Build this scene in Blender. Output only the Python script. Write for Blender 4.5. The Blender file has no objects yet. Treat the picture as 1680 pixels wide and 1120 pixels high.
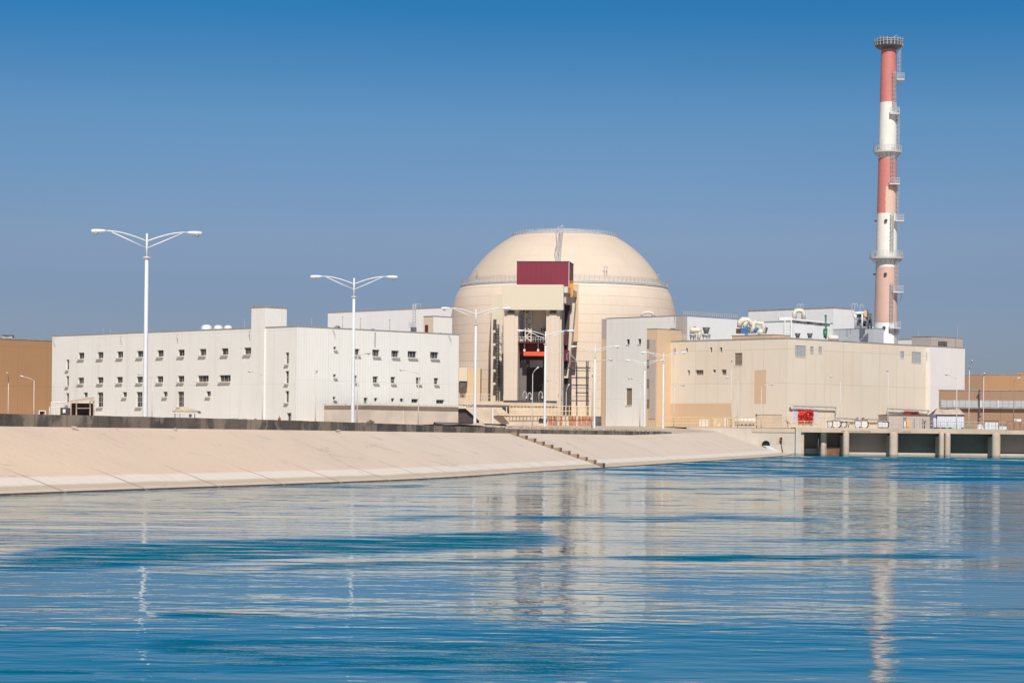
import bpy, math, random
from mathutils import Vector, Matrix
random.seed(7)
S = bpy.context.scene
rad = math.radians
# ------------------------------------------------------------------ camera
F, YP, ROLL = 3900.0, 714.0, rad(0.6)
cr, sr = math.cos(ROLL), math.sin(ROLL)
cam = bpy.data.objects.new('camera', bpy.data.cameras.new('camera'))
S.collection.objects.link(cam); S.camera = cam
cam.data.sensor_width = 36; cam.data.lens = 36 * F / 1680
cam.data.shift_y = (YP - 560) / 1680
cam.data.clip_start = 0.5; cam.data.clip_end = 20000
cam.matrix_world = Matrix(((cr, -sr, 0, 0), (0, 0, -1, 0), (sr, cr, 0, 0), (0, 0, 0, 1)))
S.view_settings.view_transform = 'Standard'; S.view_settings.look = 'None'
S.view_settings.gamma = 1; S.view_settings.exposure = 0.0
# ------------------------------------------------------------------ light
SUN_EL, SUN_AZ = rad(44), rad(3)        # sun behind the camera, a touch to the right
sd = Vector((math.sin(SUN_AZ) * math.cos(SUN_EL), -math.cos(SUN_AZ) * math.cos(SUN_EL), math.sin(SUN_EL)))
sl = bpy.data.lights.new('sun', 'SUN'); sl.energy = 4.6; sl.angle = rad(0.5); sl.color = (1.0, 0.94, 0.85)
so = bpy.data.objects.new('sun', sl); S.collection.objects.link(so)
so.rotation_euler = sd.to_track_quat('Z', 'Y').to_euler(); so.location = (0, -50, 200)
W = bpy.data.worlds.new('World'); S.world = W; W.use_nodes = True
nt = W.node_tree; nt.nodes.clear()
def N(t, ty, **kw):
    n = t.nodes.new(ty)
    for k, v in kw.items():
        if k.startswith('i_'):
            n.inputs[int(k[2:]) if k[2:].isdigit() else k[2:]].default_value = v
        else: setattr(n, k, v)
    return n
sky = N(nt, 'ShaderNodeTexSky', sky_type='NISHITA', sun_disc=False, sun_elevation=SUN_EL,
        sun_rotation=math.pi - SUN_AZ, altitude=10, air_density=1.0, dust_density=0.6, ozone_density=2.0)
tc = N(nt, 'ShaderNodeTexCoord'); sp = N(nt, 'ShaderNodeSeparateXYZ')
nt.links.new(tc.outputs['Generated'], sp.inputs[0])
rp = N(nt, 'ShaderNodeValToRGB'); nt.links.new(sp.outputs['Z'], rp.inputs[0])
SKY = [(0.0, (0.318, 0.364, 0.551)), (0.03, (0.318, 0.364, 0.551)), (0.0595, (0.318, 0.364, 0.551)), (0.0805, (0.366, 0.404, 0.562)), (0.131, (0.275, 0.434, 0.608)), (0.175, (0.086, 0.359, 0.587)), (0.26, (0.03, 0.2, 0.42)), (0.6, (0.06, 0.22, 0.45)), (1.0, (0.1, 0.28, 0.5))]
el = rp.color_ramp.elements
while len(el) < len(SKY): el.new(0.5)
for e, (p, c) in zip(el, SKY): e.position = p; e.color = (*c, 1)
mx = N(nt, 'ShaderNodeMix', data_type='RGBA', blend_type='MULTIPLY'); mx.inputs[0].default_value = 1
nt.links.new(sky.outputs[0], mx.inputs[6]); nt.links.new(rp.outputs[0], mx.inputs[7])
bg = N(nt, 'ShaderNodeBackground'); bg.inputs[1].default_value = 0.115
hz = N(nt, 'ShaderNodeTexNoise'); hz.inputs['Scale'].default_value = 3.0; hz.inputs['Detail'].default_value = 3
mpv = N(nt, 'ShaderNodeMapping'); mpv.inputs['Scale'].default_value = (1, 1, 5); nt.links.new(tc.outputs['Generated'], mpv.inputs[0]); nt.links.new(mpv.outputs[0], hz.inputs['Vector'])
hr = N(nt, 'ShaderNodeMapRange'); nt.links.new(hz.outputs['Fac'], hr.inputs[0]); hr.inputs[1].default_value = .3; hr.inputs[2].default_value = .7; hr.inputs[3].default_value = .97; hr.inputs[4].default_value = 1.03
hm = N(nt, 'ShaderNodeVectorMath', operation='SCALE'); nt.links.new(mx.outputs[2], hm.inputs[0]); nt.links.new(hr.outputs[0], hm.inputs['Scale'])
nt.links.new(hm.outputs[0], bg.inputs[0])
wo = N(nt, 'ShaderNodeOutputWorld'); nt.links.new(bg.outputs[0], wo.inputs[0])

# ------------------------------------------------------------------ pixel geometry
def ray(x, y):
    u, v = (x - 840) / F, (YP - y) / F
    return Vector((u * cr - v * sr, 1, u * sr + v * cr))
def P(x, y, d): return ray(x, y) * d
def onz(x, y, z):
    r = ray(x, y); return r * (z / r.z)
WZ = -3.0                                # water level, the eye is at 0
def ground(Y): return 0.85 if Y < 290 else (0.85 + (Y - 290) / 140 * 0.95 if Y < 430 else (1.8 + min(1, (Y - 430) / 100) * 0.6))

# ------------------------------------------------------------------ mesh builder
class MB:
    def __init__(s): s.v = []; s.f = []
    def add(s, vs, fs):
        b = len(s.v); s.v += [tuple(v) for v in vs]; s.f += [tuple(i + b for i in f) for f in fs]; return s
    def quad(s, *p): return s.add(p, [tuple(range(len(p)))])
    def box(s, x0, x1, y0, y1, z0, z1, M=None):
        vs = [Vector((x, y, z)) for z in (z0, z1) for y in (y0, y1) for x in (x0, x1)]
        if M: vs = [M @ v for v in vs]
        return s.add(vs, [(0, 2, 3, 1), (4, 5, 7, 6), (0, 1, 5, 4), (2, 6, 7, 3), (0, 4, 6, 2), (1, 3, 7, 5)])
    def cbox(s, c, sx, sy, sz, rz=0):
        return s.box(-sx / 2, sx / 2, -sy / 2, sy / 2, 0, sz, Matrix.Translation(c) @ Matrix.Rotation(rz, 4, 'Z'))
    def tube(s, pts, r, n=8, cap=True):
        pts = [Vector(p) for p in pts]; rs = r if isinstance(r, (list, tuple)) else [r] * len(pts)
        b = len(s.v); up = None
        for i, p in enumerate(pts):
            t = (pts[min(i + 1, len(pts) - 1)] - pts[max(i - 1, 0)]).normalized()
            if up is None: up = Vector((0, 0, 1)) if abs(t.z) < .9 else Vector((1, 0, 0))
            a = t.cross(up).normalized(); c = a.cross(t).normalized(); up = c
            for k in range(n):
                w = 2 * math.pi * k / n
                s.v.append(tuple(p + (a * math.cos(w) + c * math.sin(w)) * rs[i]))
        for i in range(len(pts) - 1):
            for k in range(n):
                k2 = (k + 1) % n
                s.f.append((b + i * n + k, b + i * n + k2, b + (i + 1) * n + k2, b + (i + 1) * n + k))
        if cap:
            s.f.append(tuple(b + k for k in range(n))[::-1]); e = b + (len(pts) - 1) * n
            s.f.append(tuple(e + k for k in range(n)))
        return s
    def lathe(s, prof, n=64, c=(0, 0, 0), a0=0, a1=2 * math.pi):
        b = len(s.v); full = abs(a1 - a0 - 2 * math.pi) < 1e-6; m = n if full else n + 1
        for r, z in prof:
            for k in range(m):
                w = a0 + (a1 - a0) * k / n
                s.v.append((c[0] + r * math.cos(w), c[1] + r * math.sin(w), c[2] + z))
        for i in range(len(prof) - 1):
            for k in range(n):
                k2 = (k + 1) % m
                s.f.append((b + i * m + k, b + i * m + k2, b + (i + 1) * m + k2, b + (i + 1) * m + k))
        return s
    def build(s, name, mat, parent=None, smooth=False, **tags):
        me = bpy.data.meshes.new(name); me.from_pydata(s.v, [], s.f); me.update()
        o = bpy.data.objects.new(name, me); S.collection.objects.link(o)
        if mat: me.materials.append(mat)
        if parent: o.parent = parent
        if smooth: me.shade_smooth() if smooth is True else me.shade_auto_smooth(angle=rad(40)) if hasattr(me, 'shade_auto_smooth') else me.shade_smooth()
        for k, v in tags.items(): o[k] = v
        return o
def thing(name, label, cat, loc=(0, 0, 0), rz=0, group=None):
    o = bpy.data.objects.new(name, None); S.collection.objects.link(o)
    o.location = loc; o.rotation_euler = (0, 0, rz); o['label'] = label; o['category'] = cat
    o.empty_display_size = .5
    if group: o['group'] = group
    return o
def copy_tree(o, parent=None):
    c = o.copy(); S.collection.objects.link(c)
    if parent: c.parent = parent
    for ch in [q for q in bpy.data.objects if q.parent == o]: copy_tree(ch, c)
    return c

# ------------------------------------------------------------------ materials
def newmat(name):
    m = bpy.data.materials.new(name); m.use_nodes = True; t = m.node_tree
    return m, t, t.nodes['Principled BSDF']
def math_(t, op, a, b=None, c=None):
    n = t.nodes.new('ShaderNodeMath'); n.operation = op
    for i, v in enumerate((a, b, c)):
        if v is None: continue
        if isinstance(v, (int, float)): n.inputs[i].default_value = v
        else: t.links.new(v, n.inputs[i])
    return n.outputs[0]
def mixc(t, f, a, b, mode='MIX'):
    n = t.nodes.new('ShaderNodeMix'); n.data_type = 'RGBA'; n.blend_type = mode
    for i, v in ((0, f), (6, a), (7, b)):
        if isinstance(v, (int, float)): n.inputs[i].default_value = v
        elif isinstance(v, tuple): n.inputs[i].default_value = (*v, 1)
        else: t.links.new(v, n.inputs[i])
    return n.outputs[2]
def ramp(t, v, lo, hi):
    n = t.nodes.new('ShaderNodeMapRange'); n.interpolation_type = 'SMOOTHSTEP'; t.links.new(v, n.inputs[0])
    n.inputs[1].default_value = lo; n.inputs[2].default_value = hi; return n.outputs[0]
def noise(t, vec, scale, detail=4, rough=.55):
    n = t.nodes.new('ShaderNodeTexNoise'); n.inputs['Scale'].default_value = scale
    n.inputs['Detail'].default_value = detail; n.inputs['Roughness'].default_value = rough
    if vec is not None: t.links.new(vec, n.inputs['Vector'])
    return n.outputs['Fac']
def comb(t, x, y, z):
    n = t.nodes.new('ShaderNodeCombineXYZ')
    for i, v in enumerate((x, y, z)):
        if isinstance(v, (int, float)): n.inputs[i].default_value = v
        else: t.links.new(v, n.inputs[i])
    return n.outputs[0]
def coords(t, kind='Object'):
    c = t.nodes.new('ShaderNodeTexCoord'); s = t.nodes.new('ShaderNodeSeparateXYZ'); t.links.new(c.outputs[kind], s.inputs[0])
    return c.outputs[kind], s.outputs[0], s.outputs[1], s.outputs[2]
def line(t, v, pitch, w, off=0.):       # 1 on thin lines every pitch
    f = math_(t, 'FRACT', math_(t, 'DIVIDE', math_(t, 'ADD', v, off), pitch))
    a = math_(t, 'ABSOLUTE', math_(t, 'SUBTRACT', f, .5))
    return math_(t, 'GREATER_THAN', a, .5 - w / pitch / 2)
def plain(name, col, rough=.6, metal=0, var=.12, scale=1.5, bump=0.):
    m, t, b = newmat(name); v, x, y, z = coords(t)
    n = noise(t, v, scale, 5)
    c = mixc(t, ramp(t, n, .3, .7), tuple(q * (1 - var) for q in col), tuple(min(1, q * (1 + var)) for q in col))
    t.links.new(c, b.inputs['Base Color']); b.inputs['Roughness'].default_value = rough; b.inputs['Metallic'].default_value = metal
    if bump:
        bn = t.nodes.new('ShaderNodeBump'); bn.inputs['Distance'].default_value = bump; t.links.new(n, bn.inputs['Height']); t.links.new(bn.outputs[0], b.inputs['Normal'])
    return m
def cladding(name, col, rib=.6, ribamt=.05, vp=6., hp=9., hoff=0., stain=(.5, .38, .25), samt=.25, joint=.075, horiz=False, patch=None, patchamt=0.):
    m, t, b = newmat(name); v, x, y, z = coords(t)
    s = math_(t, 'ADD', x, y)
    rs = z if horiz else s
    wv = math_(t, 'SINE', math_(t, 'MULTIPLY', rs, 2 * math.pi / rib))
    base = mixc(t, math_(t, 'MULTIPLY', math_(t, 'ADD', wv, 1), .5), tuple(q * (1 - ribamt * (.45 if ribamt < .15 else 1)) for q in col), col)
    pn = t.nodes.new('ShaderNodeTexWhiteNoise'); pn.noise_dimensions = '2D'      # each sheet a slightly different tone
    t.links.new(comb(t, math_(t, 'FLOOR', math_(t, 'DIVIDE', s, vp)), math_(t, 'FLOOR', math_(t, 'DIVIDE', math_(t, 'ADD', z, hoff), hp)), 0), pn.inputs[0])
    base = mixc(t, math_(t, 'MULTIPLY', pn.outputs[0], .08), base, tuple(q * .6 for q in col))
    if patch:
        pf = ramp(t, pn.outputs[0], .78, .8)
        base = mixc(t, math_(t, 'MULTIPLY', pf, patchamt), base, patch)
    sn = noise(t, comb(t, math_(t, 'MULTIPLY', s, .55), math_(t, 'MULTIPLY', z, .05), 0), 1.0, 6, .62)
    base = mixc(t, math_(t, 'MULTIPLY', ramp(t, sn, .5, .78), samt), base, stain)
    bl = noise(t, comb(t, math_(t, 'MULTIPLY', s, .1), math_(t, 'MULTIPLY', z, .1), 3), 1.0, 4, .6)
    base = mixc(t, math_(t, 'MULTIPLY', ramp(t, bl, .35, .7), .10), base, tuple(q * .7 for q in col))
    jl = math_(t, 'MAXIMUM', line(t, s, vp, .10), line(t, z, hp, .10, hoff))
    base = mixc(t, math_(t, 'MULTIPLY', jl, joint * 2.2), base, tuple(q * .35 for q in col))
    t.links.new(base, b.inputs['Base Color']); b.inputs['Roughness'].default_value = .62
    bn = t.nodes.new('ShaderNodeBump'); bn.inputs['Distance'].default_value = .006 if ribamt < .15 else .02; t.links.new(wv, bn.inputs['Height'])
    t.links.new(bn.outputs[0], b.inputs['Normal'])
    return m
M = {}
M['white_a'] = cladding('white_cladding', (0.8, 0.784, 0.725), .5, .05, 6, 9.1, .8, (.55, .42, .3), .30)
M['white_b'] = cladding('pale_grey_cladding', (0.80, 0.785, 0.735), .6, .10, 7, 9, 0, (.55, .45, .35), .2)
M['white_c'] = cladding('clean_white_cladding', (0.761, 0.727, 0.708), .6, .03, 8, 12, 0, (.5, .5, .5), .12)
M['white_d'] = cladding('bright_white_cladding', (.82, .82, .81), .6, .05, 9, 14, 0, (.5, .5, .5), .15)
M['beige'] = cladding('beige_cladding', (0.745, 0.665, 0.545), .5, .06, 6.4, 7.2, 2.8, (.60, .44, .26), .5, .16, patch=(.70, .55, .40), patchamt=.22)
M['brown'] = cladding('orange_brown_cladding', (.42, .24, .12), .4, .08, 7, 8, -1.0, (.35, .2, .1), .2, .12)
M['brown2'] = cladding('dull_brown_cladding', (0.325, 0.2, 0.122), .4, .08, 12, 40, 0, (.3, .2, .13), .3, .2)
M['grey_strip'] = cladding('grey_cladding', (0.472, 0.411, 0.369), .4, .1, 5, 6, 0, (.4, .38, .36), .2)
M['grey_hall'] = cladding('blue_grey_sheet', (.52, .56, .60), .45, .22, 10, 30, 0, (.45, .4, .38), .2, horiz=True)
M['taupe'] = plain('taupe_render', (0.576, 0.496, 0.414), .8, var=.1, scale=.35)
M['podium'] = plain('tan_render', (.56, .46, .36), .8, var=.12, scale=.3)
M['cream'] = cladding('cream_sheet', (.70, .58, .42), .4, .05, 30, 30, 0, (.5, .4, .3), .2)
M['peach'] = cladding('peach_sheet', (.66, .48, .31), .4, .05, 30, 30, 0, (.5, .4, .3), .2)
M['portal'] = cladding('portal_sheet', (0.652, 0.578, 0.44), 3., .0, 30, 30, 0, (.5, .42, .3), .1)
M['column'] = cladding('column_panels', (.68, .57, .46), 1.1, .1, 50, 4.3, 1.5, (.55, .42, .3), .3)
M['red_box'] = cladding('dark_red_sheet', (0.213, 0.021, 0.041), 1.2, .06, 30, 30, 0, (.12, .02, .03), .2)
M['dark_red'] = plain('dark_red_paint', (.12, .015, .02), .5)
M['orange'] = plain('orange_red_paint', (.80, .10, .04), .5)
M['yellow'] = plain('orange_yellow_paint', (.80, .38, .04), .5)
M['rust'] = plain('rust_red_panel', (.42, .19, .11), .7, var=.25, scale=1.2)
M['dark'] = plain('interior_shade_paint', (.055, .042, .045), .7, var=.25, scale=.3)  # near black stands in for the deep shade of interiors and openings
M['dark_steel'] = plain('dark_steel', (.10, .095, .10), .6, var=.3, scale=1)
M['grey_metal'] = plain('grey_metal', (.38, .38, .39), .5, var=.15)
M['galv'] = plain('galvanised_steel', (.55, .55, .55), .45, .2, var=.12)
M['white_paint'] = plain('white_paint', (.70, .71, .71), .4, var=.05, scale=.8)
M['frame'] = plain('window_frame_paint', (.70, .68, .62), .5)
M['frame_dull'] = plain('dull_window_frame', (.38, .37, .35), .5)
M['lamp_dull'] = plain('weathered_lamp_paint', (.58, .56, .51), .55)
M['sill'] = plain('sill_paint', (.66, .62, .54), .6)
M['flash'] = plain('roof_flashing', (.30, .28, .27), .6, var=.2)
M['roofing'] = plain('roof_gravel', (.45, .42, .38), .9)
M['duct'] = plain('cream_duct', (.68, .61, .50), .5, var=.08)
M['blue'] = plain('blue_machine_paint', (.03, .13, .32), .5)
M['green'] = plain('green_pipe_paint', (.04, .17, .10), .5)
M['black'] = plain('black_plastic', (.018, .02, .025), .45)
M['railing'] = plain('tan_railing_paint', (.62, .45, .25), .6)
M['red_cloth'] = plain('red_tarpaulin', (.75, .035, .02), .7, var=.7, scale=1.3, bump=.3)
M['louvre'] = cladding('brown_louvre', (.33, .25, .18), .28, .5, 1.2, 30, 0, (.1, .08, .07), .3, .2, horiz=True)
M['shutter'] = cladding('grey_shutter', (.48, .50, .52), .3, .3, 1.2, 30, 0, (.3, .28, .27), .2, .3, horiz=True)
M['light_panel'] = plain('light_grey_panel', (.62, .60, .62), .6)
M['mauve'] = cladding('mauve_concrete', (.48, .41, .37), 1.0, .04, 8, .9, 0, (.4, .3, .25), .2)
M['box_white'] = cladding('corrugated_white', (.66, .70, .76), .35, .2, 6, 30, 0, (.5, .45, .4), .3)
M['tarp'] = plain('tan_tarpaulin', (.52, .42, .33), .8, var=.2, scale=1, bump=.3)
M['wood'] = plain('weathered_wood', (.42, .33, .24), .8, var=.3)
M['sheet'] = plain('sand_coloured_sheet', (.62, .48, .33), .8, var=.2)
M['skin'] = plain('skin', (.30, .17, .11), .6); M['shirt'] = plain('dark_red_cloth', (.22, .03, .03), .9)
M['trousers'] = plain('dark_cloth', (.02, .02, .025), .9); M['hair'] = plain('black_hair', (.01, .01, .01), .7)
M['salmon'] = plain('salmon_red_paint', (0.565, 0.195, 0.169), .55, var=.08, scale=.15)
M['pink'] = plain('faded_pink_paint', (0.608, 0.398, 0.326), .55, var=.06, scale=.15)
M['stack_white'] = plain('stack_white_paint', (.78, .73, .65), .55, var=.05, scale=.3)
M['stack_new'] = plain('stack_fresh_white_paint', (.84, .83, .82), .55, var=.04, scale=.3)
M['leaf'] = plain('dry_leaves', (.27, .23, .13), .8, var=.4, scale=3)
M['sand'] = plain('sand', (.58, .46, .34), .95, var=.25, scale=.8, bump=.2)
M['rock'] = plain('pale_rock', (.45, .38, .30), .9, var=.3, scale=3, bump=.1)

def glass_mat():
    m, t, b = newmat('dark_window_glass'); v, x, y, z = coords(t)
    n = noise(t, v, .7, 2)
    t.links.new(mixc(t, ramp(t, n, .4, .6), (.02, .025, .03), (.09, .08, .075)), b.inputs['Base Color'])
    b.inputs['Roughness'].default_value = .12; return m
M['glass'] = glass_mat()
def concrete(name, col, scale=.25, dark=.45, streak=.35, lines=None):
    m, t, b = newmat(name); v, x, y, z = coords(t)
    n = noise(t, v, scale, 7, .6); n2 = noise(t, v, scale * 12, 5, .7)
    st = noise(t, comb(t, math_(t, 'ADD', x, y), math_(t, 'MULTIPLY', z, .12), 0), 1.1, 6, .65)
    c = mixc(t, ramp(t, n, .3, .75), col, tuple(q * (1 - dark * .5) for q in col))
    c = mixc(t, math_(t, 'MULTIPLY', ramp(t, st, .5, .8), streak), c, tuple(q * .5 for q in col))
    c = mixc(t, math_(t, 'MULTIPLY', ramp(t, n2, .55, .75), .25), c, tuple(q * .6 for q in col))
    wet = math_(t, 'SUBTRACT', 1., ramp(t, math_(t, 'ADD', z, math_(t, 'MULTIPLY', n2, .35)), -2.65, -2.35))
    c = mixc(t, math_(t, 'MULTIPLY', wet, .7), c, tuple(q * .35 for q in col))
    t.links.new(c, b.inputs['Base Color']); b.inputs['Roughness'].default_value = .85
    bn = t.nodes.new('ShaderNodeBump'); bn.inputs['Distance'].default_value = .05; t.links.new(n2, bn.inputs['Height']); t.links.new(bn.outputs[0], b.inputs['Normal'])
    return m
M['concrete'] = concrete('intake_concrete', (0.555, 0.443, 0.337))
M['concrete_light'] = concrete('abutment_concrete', (.56, .50, .42), .12)
M['concrete_shaded'] = concrete('shaded_recess_concrete', (0.328, 0.254, 0.197), .2)  # darker copy of the intake concrete, with the bay shade put into it
M['green_shaded'] = concrete('shaded_green_concrete', (0.119, 0.13, 0.106), .2)  # dark green bay walls, shade of the bays included in the colour
M['step'] = concrete('step_concrete', (.34, .25, .18), .5)

def parapet_mat():
    m, t, b = newmat('weathered_parapet'); v, x, y, z = coords(t)
    pn = t.nodes.new('ShaderNodeTexWhiteNoise'); pn.noise_dimensions = '1D'
    wob = math_(t, 'ADD', y, math_(t, 'MULTIPLY', noise(t, v, .8, 3), 1.2))
    t.links.new(math_(t, 'FLOOR', math_(t, 'DIVIDE', wob, 3.1)), pn.inputs['W'])
    c = mixc(t, ramp(t, pn.outputs[0], .1, .9), (.12, .10, .085), (.34, .27, .205))
    n = noise(t, v, .5, 6, .65)
    c = mixc(t, math_(t, 'MULTIPLY', ramp(t, n, .47, .6), .8), c, (.07, .062, .058))
    n2 = noise(t, v, .35, 5, .6)
    c = mixc(t, math_(t, 'MULTIPLY', ramp(t, n2, .53, .62), .7), c, (.36, .28, .21))
    c = mixc(t, math_(t, 'MULTIPLY', line(t, y, 3.1, .10), .5), c, (.06, .05, .05))
    t.links.new(c, b.inputs['Base Color']); b.inputs['Roughness'].default_value = .9
    return m
M['parapet'] = parapet_mat()

def bank_mat():
    m, t, b = newmat('bank_concrete'); v, x, y, z = coords(t)
    uv, U, V, _ = coords(t, 'UV')
    n = noise(t, v, .06, 6, .6); n2 = noise(t, v, 1.5, 6, .7)
    c = mixc(t, ramp(t, n, .3, .7), (.745, .565, .41), (.68, .53, .40))
    c = mixc(t, ramp(t, y, 120, 200), c, mixc(t, ramp(t, n, .3, .7), (.73, .605, .48), (.68, .56, .44)))
    blo = noise(t, v, .28, 6, .68)
    c = mixc(t, math_(t, 'MULTIPLY', ramp(t, blo, .48, .72), .32), c, (.56, .46, .36))
    pt = noise(t, comb(t, math_(t, 'MULTIPLY', U, 1.0), math_(t, 'MULTIPLY', V, 2.2), 0), 1.6, 3, .5)
    c = mixc(t, math_(t, 'MULTIPLY', ramp(t, pt, .66, .72), .55), c, (.52, .48, .41))
    wob = math_(t, 'MULTIPLY', math_(t, 'SUBTRACT', noise(t, comb(t, U, 0, 0), 1.7, 5, .6), .5), .06)
    Vw = math_(t, 'ADD', V, wob)
    c = mixc(t, math_(t, 'MULTIPLY', ramp(t, Vw, .74, .78), .85), c, (.78, .70, .60))          # bleached tide band
    c = mixc(t, math_(t, 'MULTIPLY', ramp(t, Vw, .86, .895), .85), c, (.52, .41, .28))       # tan tide mark
    c = mixc(t, math_(t, 'MULTIPLY', ramp(t, Vw, .93, .945), .6), c, (.64, .57, .47))
    c = mixc(t, ramp(t, V, .968, .974), c, (.07, .05, .04))                                # wet algae line
    stt = noise(t, comb(t, math_(t, 'MULTIPLY', U, 14), math_(t, 'MULTIPLY', V, 1.5), 0), 1.0, 5, .6)
    c = mixc(t, math_(t, 'MULTIPLY', math_(t, 'MULTIPLY', ramp(t, stt, .52, .75), .3), ramp(t, V, .5, .95)), c, (.42, .33, .24))
    vo = t.nodes.new('ShaderNodeTexVoronoi'); vo.feature = 'DISTANCE_TO_EDGE'; vo.inputs['Scale'].default_value = 1.0
    cw = noise(t, v, .9, 4)
    t.links.new(comb(t, math_(t, 'ADD', math_(t, 'MULTIPLY', U, 1.1), math_(t, 'MULTIPLY', cw, .5)), math_(t, 'ADD', math_(t, 'MULTIPLY', V, 2.0), math_(t, 'MULTIPLY', cw, .4)), 0), vo.inputs['Vector'])
    ck = math_(t, 'MULTIPLY', math_(t, 'LESS_THAN', vo.outputs['Distance'], .010), ramp(t, noise(t, v, .12, 3), .52, .6))
    c = mixc(t, math_(t, 'MULTIPLY', ck, .45), c, (.36, .27, .19))
    Uw = math_(t, 'ADD', U, math_(t, 'MULTIPLY', math_(t, 'SUBTRACT', noise(t, v, .5, 3), .5), .03))
    f = math_(t, 'ABSOLUTE', math_(t, 'SUBTRACT', math_(t, 'FRACT', Uw), .5))
    jl = math_(t, 'MULTIPLY', math_(t, 'GREATER_THAN', f, .486), math_(t, 'ADD', math_(t, 'MULTIPLY', ramp(t, V, .55, .85), .7), .04))
    c = mixc(t, jl, c, (.30, .22, .15))
    c = mixc(t, math_(t, 'MULTIPLY', ramp(t, n2, .55, .8), .15), c, (.4, .32, .25))
    t.links.new(c, b.inputs['Base Color']); b.inputs['Roughness'].default_value = .9
    bn = t.nodes.new('ShaderNodeBump'); bn.inputs['Distance'].default_value = .06; t.links.new(n2, bn.inputs['Height']); t.links.new(bn.outputs[0], b.inputs['Normal'])
    return m
M['bank'] = bank_mat()

def dome_mat(name, col, hp, nlines, amt, grime=.2):
    m, t, b = newmat(name); v, x, y, z = coords(t)
    ang = math_(t, 'ARCTAN2', y, x)
    n = noise(t, v, .08, 5, .6)
    c = mixc(t, ramp(t, n, .3, .7), col, tuple(q * .93 for q in col))
    rv = math_(t, 'FLOOR', math_(t, 'DIVIDE', z, hp))
    pn = t.nodes.new('ShaderNodeTexWhiteNoise'); pn.noise_dimensions = '2D'
    off = math_(t, 'MULTIPLY', math_(t, 'FRACT', math_(t, 'MULTIPLY', rv, .5)), .12)
    t.links.new(comb(t, rv, math_(t, 'FLOOR', math_(t, 'MULTIPLY', math_(t, 'ADD', ang, off), nlines / 2 / math.pi)), 0), pn.inputs[0])
    c = mixc(t, math_(t, 'MULTIPLY', pn.outputs[0], .06), c, tuple(q * .5 for q in col))
    f = math_(t, 'FRACT', math_(t, 'MULTIPLY', math_(t, 'ADD', ang, off), nlines / 2 / math.pi))
    vl = math_(t, 'GREATER_THAN', math_(t, 'ABSOLUTE', math_(t, 'SUBTRACT', f, .5)), .487)
    c = mixc(t, math_(t, 'MULTIPLY', line(t, z, hp, .12), amt), c, (.28, .2, .15))
    c = mixc(t, math_(t, 'MULTIPLY', vl, amt * .45), c, (.28, .2, .15))
    st = noise(t, comb(t, math_(t, 'MULTIPLY', ang, 26), math_(t, 'MULTIPLY', z, .05), 0), 1.0, 6, .65)
    c = mixc(t, math_(t, 'MULTIPLY', ramp(t, st, .5, .8), grime), c, (.5, .4, .3))
    t.links.new(c, b.inputs['Base Color']); b.inputs['Roughness'].default_value = .75
    return m
M['dome_low'] = dome_mat('dome_block_concrete', (.76, .63, .50), 2.4, 56, .42)
M['dome_up'] = dome_mat('dome_shell_render', (0.675, 0.555, 0.435), 2.6, 40, .10, .3)

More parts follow.
